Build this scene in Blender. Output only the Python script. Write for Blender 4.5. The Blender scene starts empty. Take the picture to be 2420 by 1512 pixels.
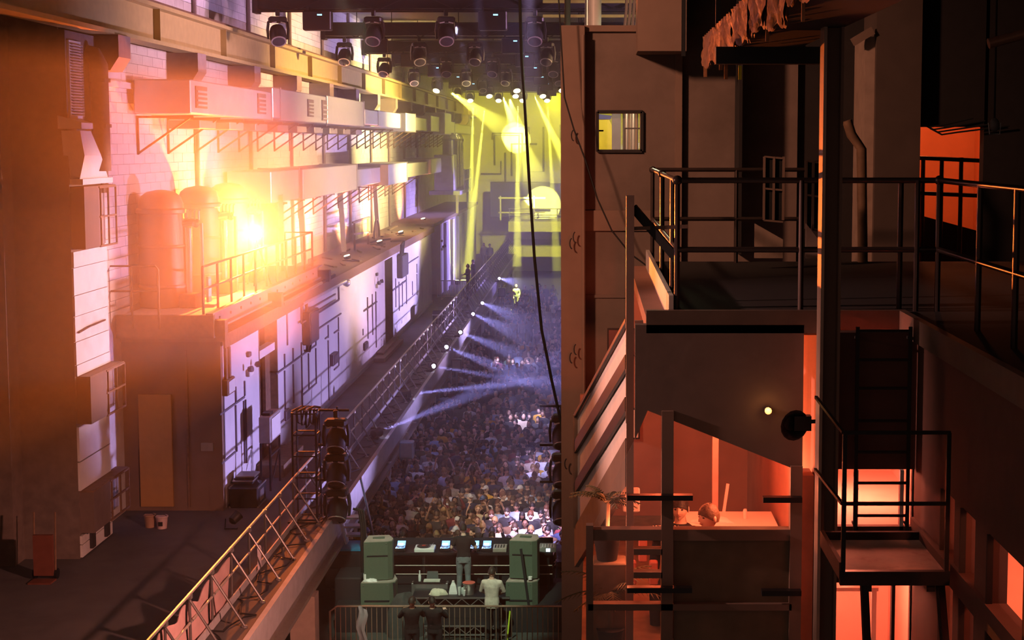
import bpy, bmesh, math, random
from math import sin, cos, pi, radians, sqrt, atan2
from mathutils import Vector, Matrix
# ------------------------------------------------------------------ camera, world, exposure
SC = bpy.context.scene
COL = SC.collection
W, H, F = 2420.0, 1512.0, 3600.0          # frame and focal length in pixels of the frame
U0, V0, PITCH = 1400.0, 655.0, radians(5.0)
CAM = Vector((0.0, 0.0, 12.0))
cd = bpy.data.cameras.new('camera'); cam = bpy.data.objects.new('camera', cd); COL.objects.link(cam)
cd.sensor_width = 36.0; cd.lens = 36.0*F/W
cd.shift_x = (W/2-U0)/W; cd.shift_y = (V0-H/2)/W
cd.clip_start = 0.1; cd.clip_end = 500
cam.location = CAM; cam.rotation_euler = (pi/2-PITCH, 0, 0)
SC.camera = cam
SC.view_settings.view_transform = 'Standard'; SC.view_settings.look = 'None'
SC.view_settings.exposure = 0.0; SC.view_settings.gamma = 1.0
SC.view_settings.use_curve_mapping = False
SC.cycles.use_denoising = True; SC.cycles.use_adaptive_sampling = True; SC.cycles.adaptive_threshold = .15
SC.cycles.max_bounces = 5; SC.cycles.diffuse_bounces = 3; SC.cycles.glossy_bounces = 2
SC.cycles.transmission_bounces = 4; SC.cycles.transparent_max_bounces = 8; SC.cycles.volume_bounces = 0
SC.cycles.sample_clamp_indirect = 4.0
SC.cycles.caustics_reflective = False; SC.cycles.caustics_refractive = False
wd = bpy.data.worlds.new('world'); SC.world = wd; wd.use_nodes = True
wd.node_tree.nodes['Background'].inputs[0].default_value = (0.9, 0.52, 0.40, 1)
wd.node_tree.nodes['Background'].inputs[1].default_value = 0.10

def light(kind, name, loc, color, power, aim=None, size=0.1, angle=30, blend=0.3):
    ld = bpy.data.lights.new(name, kind); ld.color = color; ld.energy = power
    if kind == 'SPOT':
        ld.spot_size = radians(angle); ld.spot_blend = blend; ld.shadow_soft_size = size
    elif kind == 'AREA':
        ld.shape = 'DISK'; ld.size = size
        ld.spread = radians(angle) if angle > 60 else pi
    else:
        ld.shadow_soft_size = size
    o = bpy.data.objects.new(name, ld); COL.objects.link(o); o.location = loc
    if aim is not None:
        d = Vector(aim)-Vector(loc); o.rotation_euler = d.to_track_quat('-Z', 'Y').to_euler()
    return o

ORANGE, AMBER, YEL = (1.0, .175, .026), (1.0, .42, .13), (.92, .86, .03)
VIO, BLUE, LAV, WARM, GREENW, RED = (.42, .30, 1.0), (.26, .26, 1.0), (.58, .44, 1.0), (1.0, .86, .58), (.80, 1.0, .72), (1.0, .12, .04)
# big stage washes: truss and side lamps, then added lamps out of view
PINK, MAUVE = (1.0, .54, .62), (.80, .42, .72)
light('SPOT', 'side_wash', (7.0, 41, 2.55), LAV, 14000, (-9.1, 40, 8.6), .3, 50, .5)
light('SPOT', 'side_wash', (7.0, 54, 2.55), LAV, 10000, (-9.1, 52, 8.6), .3, 50, .5)
light('SPOT', 'side_wash', (7.0, 64, 2.55), (.70,.46,.95), 17000, (-9.1, 63, 8.6), .3, 46, .6)
light('SPOT', 'side_wash', (7.0, 76, 2.55), LAV, 34000, (-9.1, 74, 8.6), .3, 50, .5)
light('SPOT', 'truss_wash_far_house', (3.5, 100, 12), VIO, 30000, (-9.1, 97, 6), .3, 45, .9)
light('SPOT', 'truss_wash_upper', (7.5, 40, 12.5), PINK, 13000, (-11.4, 42, 12.5), .3, 50, .9)
light('SPOT', 'truss_wash_upper', (7.5, 58, 13.0), (1.0,.60,.30), 46000, (-11.4, 59, 12.0), .3, 55, .9)
light('SPOT', 'truss_wash_top', (8.5, 44, 14.5), MAUVE, 11000, (-11.4, 46, 17.0), .3, 60, .9)
light('SPOT', 'truss_wash_pier', (5.0, 40, 11.0), (1.0, .60, .58), 26000, (-11.1, 33.6, 9), .2, 22, .6)
light('SPOT', 'far_wall_wash', (-3, 118, 15.5), YEL, 30000, (0, 144, 10), .3, 100, .8)
light('SPOT', 'truss_wash_duct', (0, 78, 13), (1.0,.78,.28), 34000, (-11.2, 80, 13), .3, 80, .9)
light('SPOT', 'stage_key', (-4.0, 26, 14.5), GREENW, 9000, (-3.6, 36.6, 1.2), .15, 20, .4)
light('SPOT', 'crowd_warm', (-5.0, 29, 15.6), WARM, 13000, (-2.5, 42.6, 1.6), .1, 17, .8)
light('SPOT', 'crowd_violet', (-1.2, 29, 15.6), (.72,.52,1.0), 110000, (-1.6, 41.0, 1.6), .1, 10, .7)
light('SPOT', 'crowd_violet', (-4.0, 45.5, 15.6), (.62,.56,1.0), 75000, (-2.6, 57.5, 1.6), .1, 7, .7)
light('SPOT', 'crowd_violet', (-6.0, 57, 15.5), (.62,.56,1.0), 90000, (-3.8, 73, 1.6), .1, 7, .7)
light('SPOT', 'crowd_violet', (-2.6, 34, 15.6), (.50,.46,1.0), 36000, (-1.7, 49.5, 1.6), .1, 8, .7)
light('SPOT', 'crowd_fill', (-2.0, 40, 15.6), (.34,.36,1.0), 2600, (-3.0, 52, 1.6), .2, 60, .9)
light('SPOT', 'unseen_fill_wall', (-6.0, 12.0, 16.0), (1.0,.44,.26), 4000, (-.3, 20, 12.4), .4, 62, .9)  # added lamp out of view, brightens the brown wall
light('SPOT', 'unseen_fill_balcony', (-.5, 21.5, 7.5), (1.0,.36,.26), 5000, (-6.8, 28, 2.6), .15, 55, .8)  # added unseen lamp, warms the near balcony edge, sheets and column
light('SPOT', 'unseen_fill_stair', (-7.0, 12.0, 12.5), (1.0,.46,.36), 3200, (.8, 13.6, 10.0), .1, 32, .8)  # added unseen spot to brighten the balustrade sheets and steel column
# ------------------------------------------------------------------ helpers
RGT, FWD, UP = Vector((1, 0, 0)), Vector((0, cos(PITCH), -sin(PITCH))), Vector((0, sin(PITCH), cos(PITCH)))
def ray(u, v): return FWD + RGT*((u-U0)/F) + UP*((V0-v)/F)
def atY(u, v, Y): d = ray(u, v); return CAM + d*(Y/d.y)            # photo point on the plane y = Y
def atX(u, v, X): d = ray(u, v); return CAM + d*(X/d.x)            # ... on the plane x = X
def atZ(u, v, Z): d = ray(u, v); return CAM + d*((Z-CAM.z)/d.z)    # ... on the plane z = Z
V = Vector
R = random.Random(7)
MATS = {}
def mat(name, col, rough=.7, metal=0.0, var=.18, scale=6.0, bump=0.0, emit=None, estr=0.0, spec=.4, obcol=False, alpha=None, trans=0.0, dirt=None, dscale=.7):
    if name in MATS: return MATS[name]
    m = bpy.data.materials.new(name); m.use_nodes = True; nt = m.node_tree; b = nt.nodes['Principled BSDF']
    b.inputs['Roughness'].default_value = rough; b.inputs['Metallic'].default_value = metal
    b.inputs['Specular IOR Level'].default_value = spec
    tc = nt.nodes.new('ShaderNodeTexCoord'); nz = nt.nodes.new('ShaderNodeTexNoise')
    nz.inputs['Scale'].default_value = scale; nz.inputs['Detail'].default_value = 5
    nt.links.new(tc.outputs['Object'], nz.inputs['Vector'])
    mr = nt.nodes.new('ShaderNodeMapRange'); mr.inputs[1].default_value = .25; mr.inputs[2].default_value = .75
    mr.inputs[3].default_value = 1-var; mr.inputs[4].default_value = 1+var*.6
    nt.links.new(nz.outputs['Fac'], mr.inputs[0])
    mx = nt.nodes.new('ShaderNodeMix'); mx.data_type = 'RGBA'; mx.blend_type = 'MULTIPLY'; mx.inputs[0].default_value = 1
    if obcol:
        oi = nt.nodes.new('ShaderNodeObjectInfo'); nt.links.new(oi.outputs['Color'], mx.inputs[6])
    else: mx.inputs[6].default_value = (*col, 1)
    nt.links.new(mr.outputs[0], mx.inputs[7]); out = mx.outputs[2]
    if dirt:
        n2 = nt.nodes.new('ShaderNodeTexNoise'); n2.inputs['Scale'].default_value = dscale; n2.inputs['Detail'].default_value = 8; n2.inputs['Roughness'].default_value = .65
        nt.links.new(tc.outputs['Object'], n2.inputs['Vector'])
        r2 = nt.nodes.new('ShaderNodeValToRGB'); r2.color_ramp.elements[0].position = .5; r2.color_ramp.elements[1].position = .72
        nt.links.new(n2.outputs['Fac'], r2.inputs[0])
        m2 = nt.nodes.new('ShaderNodeMix'); m2.data_type = 'RGBA'; nt.links.new(r2.outputs[0], m2.inputs[0])
        nt.links.new(out, m2.inputs[6]); m2.inputs[7].default_value = (*dirt, 1); out = m2.outputs[2]
    nt.links.new(out, b.inputs['Base Color'])
    if bump:
        bp = nt.nodes.new('ShaderNodeBump'); bp.inputs['Strength'].default_value = bump; bp.inputs['Distance'].default_value = .02
        nt.links.new(nz.outputs['Fac'], bp.inputs['Height']); nt.links.new(bp.outputs[0], b.inputs['Normal'])
    if emit:
        b.inputs['Emission Color'].default_value = (*emit, 1); b.inputs['Emission Strength'].default_value = estr
    if emit: m.cycles.emission_sampling = 'NONE'
    if alpha is not None: b.inputs['Alpha'].default_value = alpha
    if trans: b.inputs['Transmission Weight'].default_value = trans
    MATS[name] = m; return m

class MB:
    def __init__(s): s.v = []; s.f = []
    def add(s, vs, fs):
        n = len(s.v); s.v += [V(p) for p in vs]; s.f += [tuple(i+n for i in f) for f in fs]; return s
    def box(s, x0, x1, y0, y1, z0, z1):
        return s.add([(x0,y0,z0),(x1,y0,z0),(x1,y1,z0),(x0,y1,z0),(x0,y0,z1),(x1,y0,z1),(x1,y1,z1),(x0,y1,z1)],
                     [(3,2,1,0),(4,5,6,7),(0,1,5,4),(1,2,6,5),(2,3,7,6),(3,0,4,7)])
    def cbox(s, x0, x1, y0, y1, z0, z1, c=.02):       # box with chamfered edges
        vs = []; 
        for z, i in ((z0, c), (z0+c, 0), (z1-c, 0), (z1, c)):
            a, b_, p, q = x0+i, x1-i, y0+i, y1-i; k = c
            vs += [(a+k,p,z),(b_-k,p,z),(b_,p+k,z),(b_,q-k,z),(b_-k,q,z),(a+k,q,z),(a,q-k,z),(a,p+k,z)]
        fs = [tuple(range(7,-1,-1)), tuple(range(24,32))]
        for r in range(3):
            for i in range(8): j = (i+1) % 8; fs.append((r*8+i, r*8+j, r*8+8+j, r*8+8+i))
        return s.add(vs, fs)
    def bar(s, p, q, w, h=None, up=(0,0,1)):
        p, q = V(p), V(q); h = h or w; d = (q-p).normalized(); up = V(up)
        if abs(d.dot(up)) > .98: up = V((0,1,0))
        a = d.cross(up).normalized()*(w/2); b = a.cross(d).normalized()*(h/2)
        vs = [p-a-b, p+a-b, p+a+b, p-a+b, q-a-b, q+a-b, q+a+b, q-a+b]
        return s.add(vs, [(0,1,2,3),(7,6,5,4),(1,0,4,5),(2,1,5,6),(3,2,6,7),(0,3,7,4)])
    def tube(s, pts, r, n=8):
        pts = [V(p) for p in pts]; rs = r if isinstance(r, (list, tuple)) else [r]*len(pts)
        vs = []; a = None
        for i, p in enumerate(pts):
            d = (pts[min(i+1, len(pts)-1)]-pts[max(i-1, 0)])
            d = d.normalized() if d.length > 1e-9 else V((0,0,1))
            if a is None:
                t = V((0,0,1)) if abs(d.z) < .9 else V((0,1,0)); a = d.cross(t).normalized()
            else:
                a = (a-d*a.dot(d)); a = a.normalized() if a.length > 1e-6 else d.orthogonal().normalized()
            b = d.cross(a)
            vs += [p+(a*cos(2*pi*k/n)+b*sin(2*pi*k/n))*rs[i] for k in range(n)]
        fs = [tuple(range(n-1,-1,-1)), tuple(range(len(vs)-n, len(vs)))]
        for i in range(len(pts)-1):
            for k in range(n): j = (k+1) % n; fs.append((i*n+k, i*n+j, i*n+n+j, i*n+n+k))
        return s.add(vs, fs)
    def cyl(s, p, q, r0, r1=None, n=14):
        return s.tube([p, q], [r0, r0 if r1 is None else r1], n)
    def lathe(s, prof, c=(0,0,0), n=16, ax=None):      # profile (radius, height) turned about ax through c
        c = V(c); ax = V(ax or (0,0,1)).normalized(); a = ax.orthogonal().normalized(); b = ax.cross(a)
        vs = [c+ax*z+(a*cos(2*pi*k/n)+b*sin(2*pi*k/n))*r for r, z in prof for k in range(n)]
        fs = [tuple(range(n-1,-1,-1)), tuple(range(len(vs)-n, len(vs)))]
        for i in range(len(prof)-1):
            for k in range(n): j = (k+1) % n; fs.append((i*n+k, i*n+j, i*n+n+j, i*n+n+k))
        return s.add(vs, fs)
    def prism(s, poly, vec):
        poly = [V(p) for p in poly]; vec = V(vec); n = len(poly)
        return s.add(poly+[p+vec for p in poly], [tuple(range(n-1,-1,-1)), tuple(range(n, 2*n))]+[(i, (i+1) % n, n+(i+1) % n, n+i) for i in range(n)])
    def loft(s, rings):                                # closed rings of equal length, capped
        n = len(rings[0]); fs = [tuple(range(n-1,-1,-1)), tuple(range(n*(len(rings)-1), n*len(rings)))]
        for i in range(len(rings)-1):
            for k in range(n): j = (k+1) % n; fs.append((i*n+k, i*n+j, i*n+n+j, i*n+n+k))
        return s.add([p for r in rings for p in r], fs)
    def ell(s, c, r, n=12, m=8):
        c = V(c); r = r if isinstance(r, (tuple, list)) else (r, r, r)
        rings = []
        for i in range(m+1):
            t = pi*(i+.02 if i == 0 else i-.02 if i == m else i)/m
            rings.append([c+V((r[0]*sin(t)*cos(2*pi*k/n), r[1]*sin(t)*sin(2*pi*k/n), -r[2]*cos(t))) for k in range(n)])
        return s.loft(rings)
    def grid(s, fn, nu, nv):
        n0 = len(s.v); s.v += [V(fn(i/nu, j/nv)) for i in range(nu+1) for j in range(nv+1)]
        s.f += [(n0+i*(nv+1)+j, n0+(i+1)*(nv+1)+j, n0+(i+1)*(nv+1)+j+1, n0+i*(nv+1)+j+1) for i in range(nu) for j in range(nv)]; return s
    def mesh(s, name, m=None, org=(0,0,0), smooth=False):
        me = bpy.data.meshes.new(name); o = V(org)
        me.from_pydata([p-o for p in s.v], [], s.f); me.update()
        bm = bmesh.new(); bm.from_mesh(me); bmesh.ops.recalc_face_normals(bm, faces=bm.faces); bm.to_mesh(me); bm.free()
        if smooth:
            me.polygons.foreach_set('use_smooth', [True]*len(me.polygons))
            try: me.set_sharp_from_angle(angle=radians(45))
            except Exception: pass
        if m: me.materials.append(m)
        return me
    def build(s, name, m, parent=None, smooth=False, org=None):
        o0 = V(org) if org is not None else (ORG.get(parent.name, V((0,0,0))) if parent else s.base())
        o = bpy.data.objects.new(name, s.mesh(name, m, o0, smooth)); COL.objects.link(o)
        if parent:
            o.parent = parent; o.location = V((0,0,0)) if org is None else o0-ORG.get(parent.name, V((0,0,0)))
        else: o.location = o0
        ORG[o.name] = o0
        return o
    def base(s):
        xs = [p.x for p in s.v]; ys = [p.y for p in s.v]; zs = [p.z for p in s.v]
        return V(((min(xs)+max(xs))/2, (min(ys)+max(ys))/2, min(zs)))
ORG = {}
def tag(o, label, cat, group=None):
    o['label'] = label; o['category'] = cat
    if group: o['group'] = group
    return o
def thing(name, label, cat, loc=(0,0,0), group=None):
    o = bpy.data.objects.new(name, None); COL.objects.link(o); o.location = loc; o.empty_display_size = .2
    ORG[o.name] = V(loc); return tag(o, label, cat, group)
def struct(o): o['kind'] = 'structure'; return o
def stuff(o): o['kind'] = 'stuff'; return o
def put(name, me, parent, loc, rot=None, scale=None):       # another object on shared mesh data
    o = bpy.data.objects.new(name, me); COL.objects.link(o)
    if parent: o.parent = parent; o.location = V(loc)-ORG.get(parent.name, V((0,0,0)))
    else: o.location = loc
    if rot: o.rotation_euler = rot
    if scale: o.scale = scale
    return o
KIDS = {}
def copy_tree(o, parent=None):
    c = o.copy(); COL.objects.link(c); c.parent = parent
    if parent: c.matrix_parent_inverse = o.matrix_parent_inverse.copy()
    for ch in KIDS.get(o.name) or list(o.children): copy_tree(ch, c)
    return c
def dup(root, loc, rz=0, label=None, rot=None, group=None):
    c = copy_tree(root); c.location = loc; c.rotation_euler = rot or (0, 0, rz)
    if label: c['label'] = label
    if group: c['group'] = group
    return c
def lerp(a, b, t): return a+(b-a)*t
ORD = ['first','second','third','fourth','fifth','sixth','seventh','eighth','ninth','tenth','eleventh','twelfth','thirteenth','fourteenth','fifteenth','sixteenth','seventeenth','eighteenth','nineteenth','twentieth']+['%d%s' % (n, {1:'st',2:'nd',3:'rd'}.get(n % 10, 'th')) for n in range(21, 60)]
# materials
M_wall = mat('painted_block', (.60,.57,.55), .75, var=.10, scale=3, bump=.15, dirt=(.42,.38,.35))
M_wallj = mat('mortar', (.34,.31,.29), .9, var=.1)
M_house = mat('white_painted_wall', (.66,.64,.66), .7, var=.06, scale=2, bump=.02, dirt=(.52,.50,.52), dscale=.5)
M_brick = mat('dark_brick', (.16,.12,.10), .9, var=.25, scale=5, bump=.3)
M_conc = mat('concrete_floor', (.095,.088,.085), .8, var=.2, scale=1.3, bump=.1, dirt=(.06,.055,.055))
M_edge = mat('concrete_edge', (.46,.46,.47), .8, var=.15, scale=4, bump=.2)
M_steel = mat('painted_steel', (.33,.29,.25), .5, .3, var=.12, scale=8)
M_girder = mat('ochre_girder', (.48,.36,.13), .55, .1, var=.12, scale=4)
M_black = mat('black_metal', (.018,.018,.02), .45, .3, var=.2)
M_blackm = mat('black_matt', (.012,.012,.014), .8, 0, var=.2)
M_galv = mat('galvanised_duct', (.62,.60,.57), .42, .55, var=.10, scale=2.5)
M_tube = mat('scaffold_tube', (.48,.47,.46), .32, .85, var=.1, scale=10)
M_dark = mat('dark_opening', (.03,.025,.025), .9)
M_brown = mat('brown_wall', (.17,.12,.10), .85, var=.15, scale=3, bump=.15, dirt=(.12,.085,.07))
M_wood = mat('worn_wood', (.20,.14,.09), .7, var=.3, scale=7, bump=.2)
M_white = mat('white_enamel', (.75,.74,.72), .4, var=.05)
M_cable = mat('black_cable', (.012,.012,.012), .6)
M_rust = mat('rusty_steel', (.22,.13,.08), .7, .2, var=.3, scale=9, bump=.2)
# ------------------------------------------------------------------ people
M_skin = mat('skin', (.5,.3,.22), .5, var=.06, scale=30, obcol=True)
M_clo = mat('cloth', (.1,.1,.1), .9, var=.22, scale=14, bump=.25, obcol=True)
M_hair = mat('hair', (.05,.03,.02), .6, var=.3, scale=40, bump=.4, obcol=True)
M_eye = mat('eye_dark', (.03,.02,.02), .3); M_lip = mat('lip', (.30,.12,.10), .5)
def remesh(mb, vox, smooth=4, dec=None):
    me = bpy.data.meshes.new('tmp'); me.from_pydata(mb.v, [], mb.f); me.update()
    bm = bmesh.new(); bm.from_mesh(me); bmesh.ops.recalc_face_normals(bm, faces=bm.faces); bm.to_mesh(me); bm.free()
    o = bpy.data.objects.new('tmp', me); COL.objects.link(o)
    m = o.modifiers.new('r', 'REMESH'); m.mode = 'VOXEL'; m.voxel_size = vox
    if smooth: s = o.modifiers.new('s', 'SMOOTH'); s.factor = .5; s.iterations = smooth
    if dec: d = o.modifiers.new('d', 'DECIMATE'); d.ratio = dec
    dg = bpy.context.evaluated_depsgraph_get(); dg.update()
    r = bpy.data.meshes.new_from_object(o.evaluated_get(dg))
    out = MB(); out.v = [v.co.copy() for v in r.vertices]; out.f = [tuple(p.vertices) for p in r.polygons]
    bpy.data.objects.remove(o); bpy.data.meshes.remove(me); bpy.data.meshes.remove(r)
    return out
def ring(c, rx, ry, n=14, ex=2.0):
    return [V((c[0]+rx*(abs(cos(t))**(2/ex))*(1 if cos(t) >= 0 else -1), c[1]+ry*(abs(sin(t))**(2/ex))*(1 if sin(t) >= 0 else -1), c[2])) for t in (2*pi*k/n for k in range(n))]
def head_mb(nu=26, nv=20):
    def g(d, c, w): return math.exp(-((d-V(c).normalized()).length/w)**2)
    def fn(a, b):
        t, p = 2*pi*a, pi*(.004+.992*b); d = V((sin(p)*sin(t), -sin(p)*cos(t), cos(p)))
        r = V((d.x*.076, d.y*.096, d.z*.116)); low = max(0, -d.z)
        r.x *= 1-.30*low**1.5; r.y *= 1-.12*low
        if d.y > 0: r.z += .0; r.y *= 1+.06*max(0, d.z)
        k = .026*g(d, (0,-1,-.16), .17)+.010*g(d, (0,-1,.05), .16)+.007*g(d, (0,-.85,-.52), .2)+.014*g(d, (0,-.72,-.8), .28)+.005*g(d, (0,-1,.3), .4)
        k -= .012*(g(d, (.36,-.9,.08), .19)+g(d, (-.36,-.9,.08), .19)); k += .006*(g(d, (.5,-.8,-.2), .25)+g(d, (-.5,-.8,-.2), .25)); k -= .008*g(d, (0,-.92,-.38), .12)
        return r+d*k
    m = MB().grid(fn, nu, nv)
    for s in (-1, 1): m.ell((s*.079, .012, -.008), (.012,.022,.034), 8, 6)
    return m
def head_extra():
    e = MB(); l = MB()
    for s in (-1, 1): e.ell((s*.032,-.083,.010), (.013,.008,.008), 8, 6); e.bar((s*.015,-.092,.031), (s*.05,-.080,.031), .009, .007)
    l.ell((0,-.088,-.052), (.024,.010,.008), 10, 6)
    return e, l
HEAD, (HEYE, HLIP) = head_mb(), head_extra()
def hair_mb(kind):
    m = MB()
    if kind in ('short', 'long', 'bun', 'curly'):
        def fn(a, b):
            t, p = 2*pi*a, pi*b*.62; d = V((sin(p)*sin(t), -sin(p)*cos(t), cos(p)))
            cut = .40+.22*(d.y+1)/2*1.6; p2 = min(p, pi*cut); d = V((sin(p2)*sin(t), -sin(p2)*cos(t), cos(p2)))
            k = 1.11+.03*sin(9*t)*sin(7*p) + (.10*abs(sin(8*t+3*p)) if kind == 'curly' else 0)+(.05*max(0, -d.y)*max(0, d.z))
            return V((d.x*.078*k, d.y*.1*k+.004, d.z*.118*k+.002))
        m.grid(fn, 24, 12)
        if kind == 'long':
            def f2(a, b):
                t = pi*(.12+.76*a); w = .088+.022*b; return V((w*cos(t)*1.05, .012+.092*sin(t)*(1-.1*b)-.02*b, .05-.34*b+.012*sin(14*a)))
            m.grid(f2, 18, 8); n = len(m.v); m2 = MB().grid(lambda a, b: f2(a, b)*1.0+V((0,-.02,0)), 18, 8); m.add(m2.v, m2.f)
        if kind == 'bun': m.ell((0,.08,.10), (.045,.045,.045), 10, 8)
    elif kind == 'buzz':
        m.grid(lambda a, b: (lambda t, p: V((sin(p)*sin(t)*.079, -sin(p)*cos(t)*.099+.004, cos(p)*.120)))(2*pi*a, pi*b*(.34+.2*(1-cos(2*pi*a))/2)), 22, 8)
    elif kind == 'cap':
        m.grid(lambda a, b: (lambda t, p: V((sin(p)*sin(t)*.084, -sin(p)*cos(t)*.106+.004, .012+cos(p)*.118)))(2*pi*a, pi*b*.44), 22, 8)
        m.prism([V((.07*cos(t), -.085-.085*sin(t), .048-.01*sin(t))) for t in (pi*k/8 for k in range(9))], (0,0,.008)); m.ell((0,0,.13), .01, 6, 4)
    elif kind == 'beanie':
        m.grid(lambda a, b: (lambda t, p: V((sin(p)*sin(t)*.086, -sin(p)*cos(t)*.108+.006, .01+cos(p)*.132)))(2*pi*a, pi*b*.46), 22, 8); m.lathe([(.088,.0),(.1,.01),(.1,.045),(.088,.05)], (0,.004,.0), 18)
    elif kind == 'hood':
        def fn(a, b):
            t = pi*(.10+.80*a); p = pi*b*.8; return V((.105*sin(p)*cos(t)*1.05, -.05+.17*sin(p)*sin(t), .012+.142*cos(p)-.03*(b > .8)))
        m.grid(fn, 18, 12); n = len(m.v); m2 = MB().grid(lambda a, b: fn(a, b)*.93, 18, 12); m.add(m2.v, m2.f)
    return m
HAIRK = ['short', 'long', 'curly', 'buzz', 'cap', 'bun', 'beanie', 'hood']
def xf(mb, M):
    o = MB(); o.v = [M @ p for p in mb.v]; o.f = list(mb.f); return o
def hand_mb(w, d, nrm, curl=.5, side=1, r=.0088):
    w, d, nrm = V(w), V(d).normalized(), V(nrm).normalized(); s = d.cross(nrm).normalized()*side; nrm = s.cross(d).normalized()*side
    m = MB(); pal = []
    for t, hw, th in ((0,.022,.016),(.03,.034,.016),(.085,.040,.013),(.1,.038,.011)):
        c = w+d*t; pal.append([c-s*hw-nrm*th*.6, c-s*hw*.6-nrm*th, c+s*hw*.6-nrm*th, c+s*hw-nrm*th*.6, c+s*hw+nrm*th*.6, c+s*hw*.6+nrm*th, c-s*hw*.6+nrm*th, c-s*hw+nrm*th*.6])
    m.loft(pal)
    for i, L in enumerate((.062, .074, .079, .070)):
        b = w+d*.096+s*(-.031+.0205*i); pts = [b-d*.015]; cur = d.copy(); p = b
        for j in range(3):
            a = curl*(.55 if j == 0 else .8); cur = (cur*cos(a)-nrm*sin(a)).normalized(); p = p+cur*L*(.45,.32,.23)[j]; pts.append(p)
        m.tube(pts, [r, r*.97, r*.9, r*.72], 6)
    b = w+d*.03+s*.026; c1 = (s*.75+d*.65-nrm*.25).normalized(); c2 = (s*.25+d*.85-nrm*(.3+.5*curl)).normalized()
    m.tube([b-s*.012, b+c1*.036, b+c1*.036+c2*.03, b+c1*.036+c2*.052], [r*1.3, r*1.15, r, r*.75], 6)
    return m
REST = dict(le=(.25,.02,1.15), lw=(.24,-.06,.92), re=(-.25,.02,1.15), rw=(-.24,-.06,.92), lk=(.10,-.02,.50), la=(.115,.02,.09), rk=(-.10,-.02,.50), ra=(-.115,.02,.09), hy=0, ht=0, lean=0, sit=0)
def pose(**k): p = dict(REST); p.update(k); return p
POSES = [pose(), pose(le=(.27,-.04,1.17), lw=(.10,-.26,1.12), re=(-.27,-.04,1.17), rw=(-.10,-.26,1.10)),
    pose(re=(-.30,-.12,1.52), rw=(-.22,-.22,1.78)), pose(le=(.26,-.06,1.17), lw=(.14,-.27,1.28)),
    pose(le=(.33,-.08,1.50), lw=(.24,-.16,1.77), re=(-.33,-.06,1.50), rw=(-.26,-.14,1.76)), pose(le=(.30,-.05,1.20), lw=(.22,-.28,1.30), re=(-.29,-.02,1.17), rw=(-.20,-.25,1.05)),
    pose(hy=.6), pose(hy=-.55, ht=.15), pose(re=(-.26,-.16,1.25), rw=(-.10,-.34,1.48), le=(.26,-.16,1.25), lw=(.09,-.34,1.47)), pose(ht=.3, hy=.15, lw=(.12,-.16,1.0))]
def figure(p, vox=.016, fat=1.0):
    """body (skin), short top, long top, trousers, head matrix"""
    ln = Matrix.Translation((0,0,.95)) @ Matrix.Rotation(-p['lean'], 4, 'X') @ Matrix.Translation((0,0,-.95))
    def torso(g, z0=.86):
        rs = [(z0,.160,.112,.0),(.98,.152,.105,.0),(1.08,.140,.100,-.005),(1.20,.155,.112,-.008),(1.32,.172,.118,-.005),(1.40,.168,.100,.0),(1.45,.115,.078,.005),(1.485,.062,.06,.008)]
        return MB().loft([[ln @ q for q in ring((0,y,z), (rx+g)*fat, (ry+g)*fat, 16, 2.3)] for z, rx, ry, y in rs])
    sh = {'l': V((.178,0,1.405)), 'r': V((-.178,0,1.405))}; hip = {'l': V((.085,0,.90)), 'r': V((-.085,0,.90))}
    J = {k: (ln @ V(p[k]) if k in ('le','lw','re','rw') else V(p[k])) for k in ('le','lw','re','rw','lk','la','rk','ra')}
    b = torso(0); hd = Matrix.Translation(ln @ V((0,-.012,1.63))) @ Matrix.Rotation(p['hy'], 4, 'Z') @ Matrix.Rotation(-p['lean']*.6-p['ht'], 4, 'X').inverted()
    nk = ln @ V((0,.012,1.44)); b.tube([nk, lerp(nk, hd.translation, .5), hd.translation], [.062,.053,.05], 10)
    def arm(m, s, r, end=1.0, g=0):
        S, E, Wp = ln @ sh[s], J[s+'e'], J[s+'w']; sg = 1 if s == 'l' else -1
        pts = [S-V((.05*sg,0,.0)), S, S.lerp(E,.5), E]; rs_ = [.055+g,.056+g,.047+g,.040+g]
        if end > .5: pts += [E.lerp(Wp,.35), E.lerp(Wp,.98)]; rs_ += [.040+g,.027+g*.9]
        else: pts[-1] = S.lerp(E,.72); rs_[-1] = .047+g*1.6
        m.tube(pts, rs_, 10)
    def leg(m, s, g=0):
        h, k, a = hip[s], J[s+'k'], J[s+'a']; m.tube([h+V((0,0,.03)), h.lerp(k,.25), k, k.lerp(a,.35), a], [.085+g,.084+g,.058+g,.056+g,.042+g], 12)
    for s in 'lr': arm(b, s, 0); leg(b, s)
    body = remesh(b, vox)
    for s in 'lr':
        sg = 1 if s == 'l' else -1; E, Wp = J[s+'e'], J[s+'w']; d = (Wp-E).normalized()
        nrm = V((sg,0,0)) if abs(d.z) > .6 else V((0,0,1)); nrm = (nrm-d*nrm.dot(d)).normalized()
        hnd = hand_mb(Wp-d*.01, d, nrm if abs(d.z) <= .6 else nrm*1.0, p.get('curl', .45), 1); body.add(hnd.v, hnd.f)
        fo = J[s+'a']; 
    h = xf(HEAD, hd); body.add(h.v, h.f)
    ts = torso(.014, .84); tl = torso(.02, .82); tr = MB().loft([ring((0,0,z), (rx+.012)*fat, (ry+.014)*fat, 16, 2.3) for z, rx, ry in ((.82,.15,.115),(.90,.160,.112),(1.0,.150,.104))])
    if p['sit']: pass
    for s in 'lr': arm(ts, s, 0, .4, .012); arm(tl, s, 0, 1.0, .015); leg(tr, s, .013)
    return dict(body=body, short=remesh(ts, vox*1.3), long=remesh(tl, vox*1.3), legs=remesh(tr, vox*1.4), hd=hd, feet=(J['la'], J['ra']))
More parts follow.
